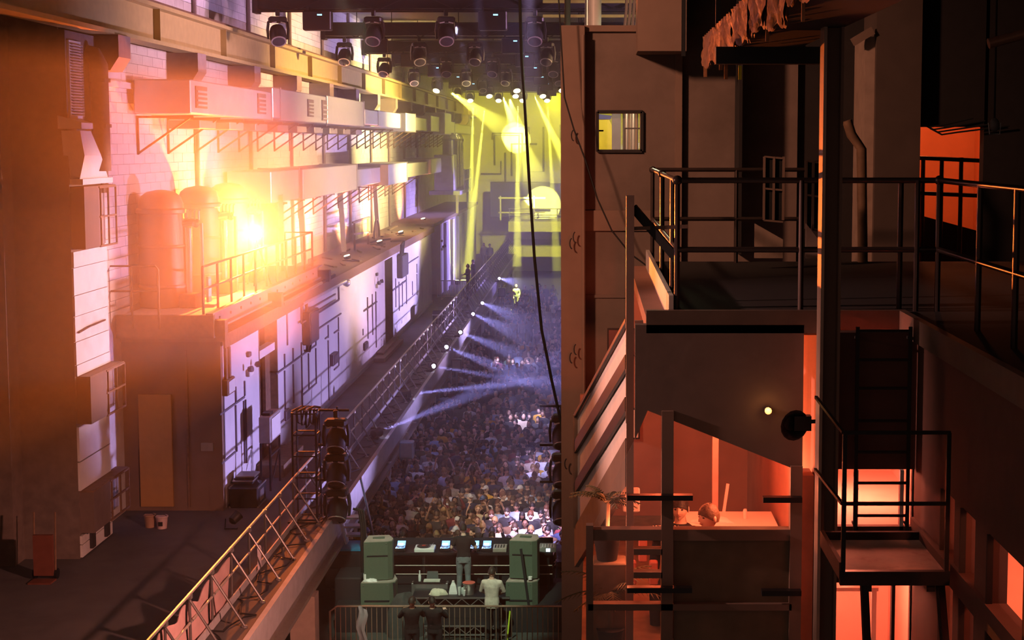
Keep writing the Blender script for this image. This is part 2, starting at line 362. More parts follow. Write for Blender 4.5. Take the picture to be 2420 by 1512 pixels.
def shoes_mb(F_):
    m = MB()
    for a in F_['feet']: m.loft([[V((a.x+x*w, a.y+y, a.z-.09+z)) for x, z in ((-1,0),(1,0),(1,h),(-1,h))] for y, w, h in ((.06,.035,.06),(.03,.042,.11),(-.04,.045,.09),(-.13,.045,.055),(-.19,.03,.03))])
    return m
class Kit: pass
def body_mesh(F_):
    me = F_['body'].mesh('person', M_skin, smooth=True)
    me2 = MB(); e = xf(HEYE, F_['hd']); l = xf(HLIP, F_['hd'])
    bm = bmesh.new(); bm.from_mesh(me); n0 = len(bm.faces)
    for src, mi in ((e, 1), (l, 2)):
        vs = [bm.verts.new(p) for p in src.v]
        for f in src.f:
            q = bm.faces.new([vs[i] for i in f]); q.material_index = mi; q.smooth = True
    bm.to_mesh(me); bm.free(); me.materials.append(M_eye); me.materials.append(M_lip); return me
def kit(P_, vox=.016):
    F_ = figure(P_, vox); k = Kit(); k.body = body_mesh(F_); k.short = F_['short'].mesh('t_shirt', M_clo, smooth=True); k.long = F_['long'].mesh('jacket', M_clo, smooth=True)
    k.legs = F_['legs'].mesh('trousers', M_clo, smooth=True); k.hd = F_['hd']; k.shoes = shoes_mb(F_).mesh('shoes', M_blackm); k.raw = F_; return k
KITS = [kit(P_) for P_ in POSES]
SITL = dict(lk=(.12,-.42,.88), la=(.12,-.40,.44), rk=(-.12,-.42,.88), ra=(-.12,-.40,.44))
SPEC = {
    'player': kit(pose(le=(.29,-.02,1.17), lw=(.24,-.24,1.06), re=(-.29,-.02,1.17), rw=(-.24,-.24,1.06), ht=.3), .011),
    'helper': kit(pose(le=(.26,-.08,1.18), lw=(.06,-.26,1.08), re=(-.26,-.08,1.18), rw=(-.06,-.26,1.05), ht=.35), .011),
    'leaner_a': kit(pose(le=(.27,-.12,1.18), lw=(.16,-.36,1.18), re=(-.27,-.12,1.18), rw=(-.16,-.36,1.18), lean=.30, hy=-.5, ht=.2), .011),
    'leaner_b': kit(pose(le=(.27,-.12,1.18), lw=(.16,-.36,1.18), re=(-.27,-.12,1.18), rw=(-.16,-.36,1.18), lean=.30, hy=.6, ht=.2), .011),
    'bar_a': kit(pose(hy=-.25, ht=.02, lean=.04, **SITL), .009),
    'bar_b': kit(pose(hy=.1, ht=.02, lean=.04, **SITL), .009)
}
HAIRM = {k: hair_mb(k) for k in HAIRK}
HAIRME = {k: m.mesh('hair' if k not in ('cap','beanie','hood') else k, M_hair, smooth=True) for k, m in HAIRM.items()}
SKINS = [(.58,.36,.27),(.62,.42,.33),(.50,.30,.21),(.36,.20,.13),(.16,.085,.055),(.66,.46,.38)]
CLOTH = [('black',(.012,.012,.014)),('dark grey',(.05,.05,.055)),('navy',(.02,.028,.07)),('charcoal',(.03,.03,.033)),('white',(.62,.62,.62)),('grey',(.22,.22,.23)),('mustard',(.52,.27,.03)),('dark green',(.03,.06,.035)),('brown',(.10,.055,.03)),('burgundy',(.12,.02,.025)),('pale blue',(.28,.36,.52)),('black',(.012,.012,.014)),('black',(.014,.014,.016)),('beige',(.42,.34,.25)),('black',(.011,.011,.013)),('black',(.013,.013,.015)),('dark grey',(.045,.045,.05)),('navy',(.016,.022,.055)),('black',(.012,.012,.012)),('charcoal',(.028,.028,.03)),('white',(.6,.6,.6))]
HCOL = [('dark',(.018,.012,.009)),('brown',(.06,.034,.018)),('black',(.008,.007,.006)),('fair',(.24,.14,.055)),('auburn',(.10,.035,.015)),('dark',(.02,.013,.009)),('black',(.008,.007,.006)),('brown',(.05,.028,.015))]
def person(k, loc, rz, label, group, skin, top, topcol, hair, haircol, legcol=(.02,.022,.03), sc=1.0, name='person', shoes=False):
    o = bpy.data.objects.new(name, k.body); COL.objects.link(o); o.location = loc; o.rotation_euler = (0,0,rz); o.scale = (sc,)*3; o.color = (*skin,1)
    tag(o, label, 'person', group)
    def kid(nm, me, col, mx=None):
        c = bpy.data.objects.new(nm, me); COL.objects.link(c); c.parent = o; c.color = (*col,1)
        if mx is not None: c.matrix_local = mx
    kid('t_shirt' if top == 'short' else 'jacket', getattr(k, top), topcol); kid('trousers', k.legs, legcol)
    if hair: kid('hair' if hair not in ('cap','beanie','hood') else hair, HAIRME[hair], haircol, k.hd)
    if shoes: kid('shoes', k.shoes, (.02,.02,.02))
    return o
LOW = [tuple(remesh(k.raw[n], .034, 1, .28) for n in ('body','short','long','legs')) for k in KITS]
# ------------------------------------------------------------------ the hall shell
XW, XH, ZB = -11.5, -9.1, 3.0            # block wall, inner house wall, balcony level
struct(MB().box(-12, 14, 18, 146, -.3, 0).build('floor', M_conc))
struct(MB().box(-14.5, 14, 24, 146, 18.2, 18.6).build('ceiling', mat('ceiling_deck', (.20,.18,.15), .8, var=.2)))
struct(MB().box(12.0, 12.5, 20.3, 146, -.3, 18.2).build('wall_right', M_wall))
wl = struct(MB().box(-12.2, XW-.03, 34.7, 146, 0, 18.2).build('wall_left', M_wallj))
# concrete blocks of the left wall
blk = MB().box(0, .035, .006, .894, .005, .245).mesh('block', M_wall)
BL, BH = .9, .25
cells = []
for j in range(0, 40):
    for i in range(0, 72):
        z = 8.0+j*BH; y = 34.75+i*BL-(BL/2 if j % 2 else 0)
        cells.append((i, j, y, z))
near = [c for c in cells if c[0] < 8 and c[3] > 8.6][:300]
ns = set((c[0], c[1]) for c in near)
for c in near:
    put('block', blk, wl, (XW-.03, c[2], c[3]))
rest = MB()
for c in cells:
    if (c[0], c[1]) not in ns:
        rest.box(XW-.03, XW+.005+R.uniform(-.003, .003), c[2]+.006, c[2]+BL-.006, c[3]+.005, c[3]+BH-.005)
rest.box(XW-.03, XW+.005, 99.6, 144, 3, 18.2).box(XW-.03, XW+.005, 34.7, 99.6, 3, 7.99)
stuff(rest.build('block_courses', M_wall, wl))
# dark downpipes on the left wall
for k in range(9):
    y = 44.2+6.95*k
    tag(MB().tube([(XW+.08, y, 7.4), (XW+.08, y, 18.1)], .065, 8).build('downpipe', mat('dark_pipe', (.22,.16,.14), .6), smooth=True),
        'dark vertical pipe on the block wall, %s from the brick pier' % ORD[k], 'pipe', 'pipes up the block wall')
# end wall with pipes
ew = struct(MB().box(-12, 14, 144, 144.6, 0, 18.2).build('wall_end', mat('end_wall_paint', (.62,.60,.50), .8, var=.08, scale=.6, bump=.05)))
for x0, x1, z0, z1 in ((-12, -6.2, 12.6, 15.4), (-6.1, -.5, 12.6, 15.4), (-.4, 5, 12.6, 15.4), (-12, -6.2, 8.6, 12.5), (-6.1, -.5, 8.6, 12.5), (-.4, 5, 8.6, 12.5), (-12, -6.2, 5.6, 8.5), (-6.1, -.5, 5.6, 8.5)):
    MB().box(x0, x1, 143.85, 144, z0, z1).build('panel', mat('end_panel', (.66,.63,.52), .75, var=.06, scale=.5), ew)
M_pipe = mat('wall_pipe', (.16,.15,.12), .6)
k = 0
for pts in ([(-9.4,12.4),(-9.4,13),(-6.6,13),(-6.6,8.0)], [(-9.2,10),(-9.2,12.8),(-6.9,12.8),(-6.9,10)], [(-8.2,7.2),(-8.2,11.2)], [(-7.6,9),(-7.6,12),(-5.2,12)], [(-6.0,13.6),(-6.0,9.4),(-4.6,9.4),(-4.6,13.6)], [(-3,13.8),(-3,11.2),(1,11.2)], [(-9.6,8.4),(-4,8.4)], [(-10.5,9.2),(-8.6,9.2),(-8.6,10.4)]):
    tag(MB().tube([(x, 143.7, z) for x, z in pts], .09, 6).build('wall_pipe', M_pipe), 'dark bent pipe run on the yellow end wall, %s of its kind' % ORD[k], 'pipe', 'pipes on the end wall'); k += 1
# end gallery: two decks with rails
for z, lab in ((3.0, 'lower'), (5.2, 'upper')):
    t = thing('end_gallery', 'pale %s gallery deck across the far end of the hall' % lab, 'gallery', (-1, 138, z))
    MB().box(-7.4, 8, 134, 143.99, z-.35, z).build('deck', M_edge, t)
    MB().box(-7.4, 8, 133.9, 134.05, z-.9, z-.05).build('fascia', mat('pale_fascia', (.62,.60,.55), .7), t)
    if lab == 'upper':
        for h in (.55, 1.1): MB().tube([(-7.4,134.2,z+h), (8,134.2,z+h)], .045, 6).build('rail', M_tube, t)
        for i in range(8): MB().tube([(-7.3+i*2.1,134.2,z), (-7.3+i*2.1,134.2,z+1.1)], .04, 6).build('post', M_tube, t)
MB_x = struct(MB().box(-9.4, -1.0, 140.5, 141, 5.3, 8.4).build('shade_slab', mat('shadow_recess', (.10,.10,.13), .9)))  # dark slab put in as the shade of a recess
# steel frame stair on the end gallery
t = thing('pipe_gantry', 'pale open steel frame standing on the upper end gallery', 'frame', (-7, 136, 5.2))
for x in (-8.2, -5.2): MB().bar((x,136,5.2), (x,136,7.4), .12).build('upright', M_white, t)
MB().bar((-8.4,136,7.2), (-4.2,136,7.2), .14).build('crossbar', M_white, t)
MB().bar((-8.4,136,5.9), (-4.2,136,5.9), .12).build('crossbar', M_white, t)
tag(MB().lathe([(.42,0),(.5,.1),(.5,1.5),(.36,1.75),(.1,1.85)], (-6.0,136.6,5.2), 12).build('storage_tank', M_white, smooth=True), 'small pale round tank inside the steel frame on the end gallery', 'tank')

# ---------------- crane girder, corbels
g = thing('crane_girder', 'long ochre steel crane girder running along the block wall', 'girder', (-11, 80, 14.5))
MB().box(-11.05, -10.95, 26, 144, 14.55, 15.35).build('web', M_girder, g)
MB().box(-11.25, -10.72, 26, 144, 15.35, 15.45).build('top_flange', M_girder, g)
MB().box(-11.25, -10.72, 26, 144, 14.45, 14.55).build('bottom_flange', M_girder, g)
MB().box(-11.06, -10.9, 26, 144, 15.45, 15.56).build('crane_rail', M_rust, g)
for k in range(17): MB().box(-10.95, -10.78, 38.4+6.9*k, 38.43+6.9*k, 14.55, 15.35).build('stiffener', M_girder, g)
for k in range(7):
    for j in range(4): MB().cyl((-10.96,38.9+6.9*k,14.72+.16*j), (-10.92,38.9+6.9*k,14.72+.16*j), .035, n=6).build('bolt', M_rust, g)
for k in range(15):
    y = 35.0+6.92*k
    c = MB().prism([(XW,y-.45,14.45),(-10.65,y-.45,14.45),(-10.65,y-.45,13.95),(-10.85,y-.45,13.65),(XW,y-.45,13.65)], (0,.9,0)).build('corbel', mat('corbel_concrete', (.30,.22,.17), .85, var=.15), wl)
MB().box(XW, XW+.12, 34.8, 144, 13.35, 13.5).build('ledge', M_wall, wl)

# ---------------- the brick pier on the left and what hangs on its side
XP = -11.15
pier = struct(MB().box(-14.5, XP, 32.5, 34.75, ZB, 14.4).build('wall_pier', M_brick))
MB().box(-14.5, -12.35, 31.9, 32.5, ZB, 18.2).build('pilaster', M_brick, pier)
MB().box(-14.5, -11.3, 32.5, 34.75, 14.4, 18.2).build('upper_pier', M_brick, pier)
MB().box(-13.6, -13.4, 31.75, 31.9, ZB, 18.2).build('pilaster', M_brick, pier)
struct(MB().box(-15, -14.5, 18, 34.75, ZB, 18.2).build('wall_left_near', M_brick))
def side(u0, v0, u1, v1, X=XP):         # a patch on a wall facing +x, given by two photo corners: y0,y1,z0,z1
    a, b = atX(u0, v0, X), atX(u1, v1, X)
    return min(a.y,b.y), max(a.y,b.y), min(a.z,b.z), max(a.z,b.z)
M_sheet = mat('pale_cladding', (.68,.66,.64), .55, var=.08, scale=3, dirt=(.5,.46,.43))
t = thing('louvre_vent', 'tall slatted louvre vent high on the side of the brick pier', 'vent', (XP, 33.2, 12.6))
MB().box(XP, XP+.05, 32.6, 33.35, 12.55, 14.2).build('frame', M_sheet, t)
for k in range(26): MB().bar((XP+.08, 32.65, 12.62+k*.06), (XP+.08, 33.3, 12.62+k*.06), .07, .018, (.5,0,1)).build('slat', M_steel, t)
t = thing('flue_pipe', 'rusty round flue pipe with a bend beside the louvre vent', 'pipe', (XP+.2, 33.9, 11.5))
MB().tube([(XP-.1,33.95,14.0),(XP+.14,33.95,13.95),(XP+.24,33.95,13.75),(XP+.25,33.95,11.4)], .2, 12).build('pipe', M_rust, t, True)
MB().tube([(XP+.1,34.45,13.7),(XP+.1,34.45,10.9)], .05, 8).build('conduit', M_rust, t, True)
MB().tube([(XP+.12,34.6,13.6),(XP+.12,34.6,10.9)], .06, 8).build('conduit', M_rust, t, True)
for z in (13.4, 12.4): MB().lathe([(.23,-.04),(.23,.04)], (XP+.25,33.95,z), 12).build('clamp', M_rust, t)
t = thing('metal_hood', 'pale folded sheet metal hood below the louvre vent', 'hood', (XP, 33.3, 11.6))
MB().prism([(XP-.15,32.35,12.6),(XP+.35,32.35,12.45),(XP+.35,32.35,12.32),(XP-.15,32.35,12.32)], (0,.75,0)).build('cap', M_sheet, t)
MB().loft([[V((XP-.1,32.4,12.28)),V((XP+.3,32.4,12.28)),V((XP+.3,33.1,12.28)),V((XP-.1,33.1,12.28))],[V((XP-.1,32.5,11.75)),V((XP+.35,32.5,11.75)),V((XP+.35,33.6,11.75)),V((XP-.1,33.6,11.75))],[V((XP-.1,32.6,11.25)),V((XP+.2,32.6,11.25)),V((XP+.2,34.5,11.25)),V((XP-.1,34.5,11.25))]]).build('funnel', M_sheet, t)
MB().box(XP-.05, XP+.28, 32.55, 34.6, 11.13, 11.25).build('lip', M_sheet, t)
def cage(label, y0, y1, z0, z1, name='wall_cabinet'):
    t = thing(name, label, 'cabinet', (XP, (y0+y1)/2, z0))
    MB().box(XP, XP+.3, y0, lerp(y0,y1,.45), z0, z1).build('body', M_brown, t)
    for z in (z0, (z0+z1)/2, z1): MB().bar((XP+.3,lerp(y0,y1,.45),z), (XP+.3,y1,z), .04).build('rail', M_rust, t)
    for y in (lerp(y0,y1,.5), lerp(y0,y1,.75), y1): MB().bar((XP+.3,y,z0), (XP+.3,y,z1), .035).build('upright', M_rust, t)
    MB().box(XP, XP+.3, y0, y1, z1, z1+.04).build('top_plate', M_rust, t)
    MB().box(XP, XP+.05, lerp(y0,y1,.45), y1, z0, z1).build('back_plate', mat('grey_board', (.30,.26,.26), .7), t)
cage('dark metal cabinet with open frame under the metal hood', 32.55, 34.7, 9.75, 11.05)
cage('brown wire cabinet on the pier below the pale cladding sheets', 32.6, 35.0, 5.95, 6.95)
cage('brown wire cabinet low on the pier above the two small vents', 32.6, 35.1, 3.55, 4.45)
t = thing('wall_cladding', 'strip of pale cladding sheets up the side of the brick pier', 'cladding', (XP, 33.6, 3.1))
zs = [9.7, 9.35, 8.75, 8.3, 7.75, 7.25, 7.0]
for a, b in zip(zs, zs[1:]): MB().box(XP, XP+.04+R.uniform(0,.02), 32.5, 34.75, b+.008, a-.008).build('sheet', M_sheet, t)
for a, b in ((5.9,5.15),(5.12,4.5),(3.5,3.32),(3.3,3.03)): MB().box(XP, XP+.05, 32.52, 34.6, b, a).build('sheet', M_sheet, t)
for y in (33.0, 34.0): MB().box(XP+.05, XP+.12, y, y+.22, 3.1, 3.45).build('vent', M_dark, t)
MB().tube([(XP+.08,32.6,7.95),(XP+.08,33.3,8.0),(XP+.08,34.4,8.02)], .02, 6).build('cable', M_dark, t)
t = thing('wall_lamp', 'small angled lamp on the pier under the girder end', 'lamp', (-13.2, 31.8, 14.2))
MB().bar((-13.0,31.8,14.3), (-12.75,31.7,13.9), .16, .04).build('head', M_sheet, t)
MB().bar((-13.02,31.8,14.3), (-12.95,31.8,13.7), .05, .1).build('bracket', M_rust, t)

# ---------------- balcony
b = struct(MB().box(-14.5, -6.35, 18, 125, 2.72, ZB).build('floor_balcony', M_conc))
MB().box(-6.36, -6.25, 18, 125, 2.45, 3.02).build('fascia', M_edge, b)
MB().box(-6.75, -6.3, 18, 125, 2.35, 2.45).build('edge_beam', M_steel, b)
MB().box(-6.56, -6.48, 18, 125, 1.98, 2.36).build('beam_web', M_steel, b)
MB().box(-6.75, -6.3, 18, 125, 1.88, 1.98).build('beam_flange', M_steel, b)
for i in range(14):
    y = 33.6+6.9*i
    if i == 0: MB().box(-6.78, -6.22, y-.25, y+.25, 0, 1.9).build('column', mat('orange_lit_column', (.42,.32,.26), .8, var=.12), b)  # near column tinted warm to carry the orange light on it
    else: MB().box(-6.52, -6.36, y-.1, y+.1, 0, 2.0).build('column', M_white, b)
rl = thing('balcony_railing', 'long braced scaffold railing along the balcony edge', 'railing', (-7.1, 75, ZB))
XR = -7.1
M_railp = mat('dull_scaffold', (.20,.19,.185), .4, .7, var=.1, scale=10)
pm = MB().tube([(0,0,0),(0,0,1.1)], .026, 7).mesh('post', M_railp); bm_ = MB().tube([(0,0,1.0),(.6,0,.03)], .024, 7).mesh('brace', M_railp)
ft = MB().lathe([(.06,0),(.06,.025),(.03,.04)], (0,0,0), 8).mesh('foot_plate', M_tube)
ck = MB().cbox(-.05,.05,-.05,.05,-.05,.05,.015).mesh('coupler', M_tube)
for k in range(-4, 66):
    y = 27.8+1.55*k
    put('post', pm, rl, (XR, y, ZB)); put('brace', bm_, rl, (XR, y, ZB))
    if k < 34: put('foot_plate', ft, rl, (XR+.6, y, ZB)); put('coupler', ck, rl, (XR, y, ZB+1.06))
for k in range(11):
    y0, y1 = 20.5+9.5*k, 30+9.5*k
    for z, r in ((1.1,.03), (.58,.024)): MB().tube([(XR,y0,ZB+z), (XR,y1,ZB+z)], r, 7).build('rail', mat('pale_rail', (.62,.56,.46), .4, .4), rl, True)
    MB().box(XR+.03, XR+.06, y0, y1, ZB+.02, ZB+.17).build('toe_board', mat('grey_toe_board', (.45,.45,.47), .6), rl)
# fabric sheets tied to the near rail
M_cloth = mat('pink_sheet', (.62,.40,.38), .85, var=.15, scale=4)
for k in range(5):
    y0 = 27.8+1.55*(k-4); 
    def fn(a, c, y0=y0, k=k): return (XR-.05+.03*sin(7*a+3*c+k), y0+.06+a*1.43, ZB+.06+c*(.86-.14*sin(pi*a)*(1 if k % 2 else .4))+.03*sin(9*a))
    m = MB().grid(fn, 14, 6); n = len(m.v); m.v += [p+V((.012,0,0)) for p in m.v]; m.f += [tuple(i+n for i in reversed(f)) for f in m.f]
    tag(m.build('fabric_sheet', M_cloth, smooth=True), 'pink fabric sheet tied inside the balcony railing, %s from the photo bottom' % ORD[k], 'sheet', 'sheets on the railing')
tag(MB().grid(lambda a, c: (XR+.10+.05*sin(5*a), 31.2+a*.45, ZB+.1+c*(.55-.3*a)+.05*sin(6*a)), 8, 6).build('plastic_bag', mat('plastic', (.7,.62,.66), .3), smooth=True), 'crumpled pale plastic sheet caught on the railing foot', 'plastic sheet')
# cables along the balcony edge
for k in range(9):
    y = 26+6.2*k; pts = []
    for j in range(26):
        pts.append((-6.75+.22*sin(j*.9+k*2)+.1*sin(j*2.3+k), y+j*.27+.16*sin(j*1.7+k), ZB+.02+.012*(j % 3)))
    tag(MB().tube(pts, .016, 5).build('floor_cable', M_cable, smooth=True), 'loose black cable snaking along the balcony edge, %s stretch from the near end' % ORD[k], 'cable', 'cables on the balcony edge')
# ------------------------------------------------------------------ the long white house on the balcony
ZR = 7.2
hw = MB()
for y0, y1, z0, z1 in ((37,41.2,ZB,ZR),(41.2,43.6,6.95,ZR),(43.6,66.5,ZB,ZR),(66.5,69,6.9,ZR),(69,86,ZB,ZR)): hw.box(XH-.3, XH, y0, y1, z0, z1)
house = struct(hw.build('wall_house', M_house))
MB().box(XH-.28, XH-.05, 41.2, 43.6, 6.1, 6.32).build('transom', M_house, house)
MB().box(XH-.28, XH-.2, 42.9, 43.55, ZB, 6.1).build('door_post', M_rust, house)
for a_, b_, zt_ in ((41.2,43.6,6.95),(66.5,69,6.9)):
    MB().box(XH-.34, XH+.015, b_-.05, b_+.01, ZB, zt_).build('door_lining', M_wood, house); MB().box(XH-.34, XH+.015, a_-.01, a_+.05, ZB, zt_).build('door_lining', M_wood, house)
MB().box(XW, XH-.3, 36.9, 37.05, ZB, ZR).build('end_face', mat('brown_end_wall', (.20,.13,.09), .9, var=.15, scale=2), house)
MB().box(XH-.32, XH+.02, 36.88, 37.1, ZB, ZR).build('corner_post', mat('brown_end_wall', (.2,.13,.09)), house)
MB().box(-11.0, -10.9, 37, 86, ZB, ZR).build('inner_wall', M_dark, house)
MB().box(XW, XH, 85.8, 86, ZB, ZR).build('end_face', M_house, house)
MB().box(XW, -8.98, 36.8, 86.1, ZR, ZR+.16).build('roof_slab', mat('roof_felt', (.24,.17,.12), .85, var=.25, scale=3, bump=.3), house)
MB().box(-8.99, -8.94, 36.8, 86.1, ZR-.16, ZR+.18).build('eave_board', M_rust, house)
MB().box(XH, XH+.05, 43.7, 86, ZB, ZB+.14).build('skirting', M_edge, house)
MB().box(-11.1, -10.3, 36.82, 36.9, ZB+.12, 5.9).build('door_panel', mat('orange_board', (.42,.22,.07), .7, var=.08), house)
MB().box(-9.95, -9.9, 36.86, 36.9, ZB+.1, ZR-.2).build('conduit', M_rust, house)
MB().box(-9.6, -9.3, 36.84, 36.9, 4.5, 4.7).build('notice_plate', M_steel, house)
M_groove = mat('dark_conduit', (.13,.11,.13), .7)
def zc(x, y): return 460+x/3.287, 640+y/3.287          # close-up to frame coordinates
def zd(x, y): return 700+x/3.78, 380+y/3.78
verts = [zc(*a)+zc(a[0], b) for a, b in (((218,960),1480),((313,900),1020),((313,1045),1410),((383,855),970),((376,1010),1500),((390,1000),1500),((694,645),750),((694,775),1080),((760,600),700),((760,725),1030),((825,555),1090),((880,560),620),((880,640),930),((937,490),580),((937,600),880),((1033,420),520),((1033,540),1010),((1113,360),470),((1113,475),740),((1340,205),530),((1377,180),500),((1403,160),600),((712,300),580),((1305,450),500))]
verts += [zd(*a)+zd(a[0], b) for a, b in (((885,1050),1310),((915,1080),1340),((945,940),1050),((945,1080),1300),((980,990),1280),((1035,1075),1200),((1075,920),1000),((1075,1010),1200),((632,1220),1430),((675,1190),1400),((708,1170),1437))]
for u0, v0, u1, v1 in verts:
    a, c = atX(u0, v0, XH), atX(u1, v1, XH)
    MB().box(XH, XH+.035, a.y-.04, a.y+.04, min(a.z,c.z), max(a.z,c.z)).build('conduit', M_groove, house)
hors = [zc(*a)+zc(*b) for a, b in (((190,1105),(383,990)),((205,1490),(313,1410)),((630,795),(937,580)),((835,960),(937,880)),((910,470),(1135,340)),((1310,305),(1405,245)),((1535,140),(1640,80)),((1080,480),(1113,460)),((1010,525),(1033,510)),((630,1190),(760,1110)),((1080,765),(1113,742)),((900,290),(1090,180)))]
hors += [zd(*a)+zd(*b) for a, b in (((860,1145),(985,1080)),((975,915),(1090,870)),((600,1335),(720,1265)))]
for u0, v0, u1, v1 in hors:
    a, c = atX(u0, v0, XH), atX(u1, v1, XH); z = (a.z+c.z)/2
    MB().box(XH, XH+.03, min(a.y,c.y), max(a.y,c.y), z-.025, z+.025).build('conduit', M_groove, house)
# steps at the doors
tag(MB().box(XH+.02, XH+.75, 40.6, 43.4, ZB, ZB+.34).box(XH+.02, XH+.4, 43.4, 44.2, ZB, ZB+.2).build('door_step', M_wood), 'dark wooden step in front of the near doorway', 'step')
tag(MB().box(XH+.02, XH+.5, 62.5, 68.8, ZB, ZB+.16).box(XH+.02, XH+.3, 63.5, 68.8, ZB+.16, ZB+.26).build('door_step', M_wood), 'long low wooden step at the far dark doorway', 'step')
# fixtures on the house wall
def wallbox(name, label, cat, u0, v0, u1, v1, dep, m, lid=None):
    y0, y1, z0, z1 = side(u0, v0, u1, v1, XH)
    t = thing(name, label, cat, (XH, (y0+y1)/2, z0))
    MB().cbox(XH, XH+dep, y0, y1, z0, z1, .02).build('body', m, t)
    MB().box(XH+dep, XH+dep+.015, y0+.06, y1-.06, z0+.05, z1-.05).build('cover', lid or m, t)
    return t, (y0, y1, z0, z1)
M_box = mat('dark_switchgear', (.10,.085,.10), .5)
t, (y0,y1,z0,z1) = wallbox('fuse_box', 'tall dark fuse box with cable loops on the lavender wall', 'fuse box', 714, 738, 736, 802, .25, M_box)
MB().tube([(XH+.1,y0+.2,z0),(XH+.1,y0+.2,z0-.2),(XH+.12,y0+.5,z0-.25),(XH+.1,y0+.9,z0)], .04, 6).build('cable', M_dark, t)
MB().tube([(XH+.1,y0+.2,z1),(XH+.1,y0+.2,z1+.65),(XH+.1,y0+5.5,z1+.7)], .05, 6).build('cable', M_dark, t)
t, (y0,y1,z0,z1) = wallbox('fuse_box', 'dark fuse box hung with cables beyond the far doorway', 'fuse box', 938, 605, 953, 648, .25, M_box)
for q in range(3): MB().tube([(XH+.15,y0+.3*q,z1),(XH+.2,y0+.3*q,z1+.5),(XH+.2,y0+.3*q+.6,z1+.6),(XH+.15,y0+.3*q+.5,z1)], .04, 6).build('cable', M_dark, t)
t, (y0,y1,z0,z1) = wallbox('switch_box', 'rusty switch box on a pipe drop near the wall corner', 'switch box', 523, 898, 541, 925, .16, M_rust, M_white)
for q in (0, .35): MB().tube([(XH+.08,y0+.15+q,z1),(XH+.08,y0+.15+q,ZR-.2)], .05, 6).build('pipe', M_rust, t)
wallbox('socket_box', 'dark socket box low on the wall beside the truss tower', 'socket', 671, 971, 681, 987, .08, M_box)
wallbox('socket_box', 'dark socket box mid wall among the vertical conduits', 'socket', 779, 839, 791, 856, .14, M_box)
wallbox('socket_box', 'tiny socket box just before the far doorway', 'socket', 858, 811, 865, 823, .1, M_box)
for i, (u, v, lab) in enumerate(((585, 880, 'twin emergency lamp left of the near doorway'), (889, 675, 'twin emergency lamp left of the far doorway'), (1043, 588, 'twin lamp on the wall past the recess'))):
    X = XH; p = atX(u, v, X); t = thing('emergency_lamp', lab, 'lamp', p, 'emergency lamps on the house wall')
    MB().cbox(X, X+.12, p.y-.22, p.y+.22, p.z-.09, p.z+.07, .02).build('body', M_white, t)
    for d in (-.4, .4): MB().lathe([(.02,0),(.075,.04),(.085,.14)], (X+.1, p.y+d, p.z+.14), 10, (1,d,.2)).build('lamp_head', M_box, t, True)
    MB().cbox(X, X+.1, p.y-.15, p.y+.1, p.z+.42, p.z+.55, .02).build('junction_box', M_box, t)
t = thing('wall_floodlight', 'swan neck pipe lamp at the top of the wall above the fuse box', 'lamp', (XH, 50, 6.7))
p0, p1 = atX(712, 718, XH+.1), atX(800, 672, XH+.1)
MB().tube([p0, p1, p1+V((.2,.3,.1))], .08, 8).build('pipe', M_galv, t, True)
MB().tube([p0-V((0,0,.05)), p0-V((0,0,.6)), p1-V((0,0,.55)), p1], .035, 6).build('conduit', M_groove, t)
MB().lathe([(.04,-.06),(.12,.03),(.15,.15),(.13,.2)], p1+V((.15,.3,.05)), 12, (.6,.8,-.2)).build('lamp_head', M_galv, t, True)
# electrical cabinet on legs by the door, flight cases, tubs
t = thing('control_cabinet', 'white faced cabinet on a tall black stand near the doorway', 'cabinet', (-8.45, 39.4, ZB))
MB().cbox(-8.65, -8.35, 39.0, 40.3, 4.25, 4.95, .02).build('body', mat('grey_enamel', (.32,.28,.27), .5), t)
MB().box(-8.35, -8.33, 39.1, 40.2, 4.32, 4.88).build('door', M_white, t)
MB().box(-8.6, -8.4, 39.2, 39.6, 4.95, 5.02).build('vent_cap', M_black, t)
for x, y in ((-8.62,39.05),(-8.38,39.05),(-8.62,40.25),(-8.38,40.25)): MB().bar((x,y,ZB), (x,y,4.25), .05).build('leg', M_black, t)
MB().bar((-8.38,39.05,3.9), (-8.38,40.25,3.9), .04).build('brace', M_black, t); MB().bar((-8.38,39.05,ZB+.1), (-8.38,40.25,3.9), .04).build('brace', M_black, t)
t = thing('flight_case', 'black flight case with silver edges at the house corner', 'flight case', (-8.6, 37.5, ZB))
MB().cbox(-9.0, -8.3, 37.15, 38.1, ZB, ZB+.5, .02).build('body', M_black, t)
for x in (-9.0, -8.3):
    for z in (ZB+.02, ZB+.5): MB().bar((x,37.15,z), (x,38.1,z), .035).build('edge_strip', M_tube, t)
MB().box(-8.31, -8.285, 37.4, 37.8, ZB+.12, ZB+.4).build('latch_plate', M_tube, t)
for k in range(4):
    tag(MB().cbox(-9.05+.04*k, -8.5+.02*k, 37.5, 38.1, ZB+.52+k*.055, ZB+.565+k*.055, .01).build('floor_tray', M_tube if k % 2 else M_black), '%s flat tray on top of the flight case, %s up' % ('silver' if k % 2 else 'black', ORD[k]), 'tray', 'trays stacked on the flight case')
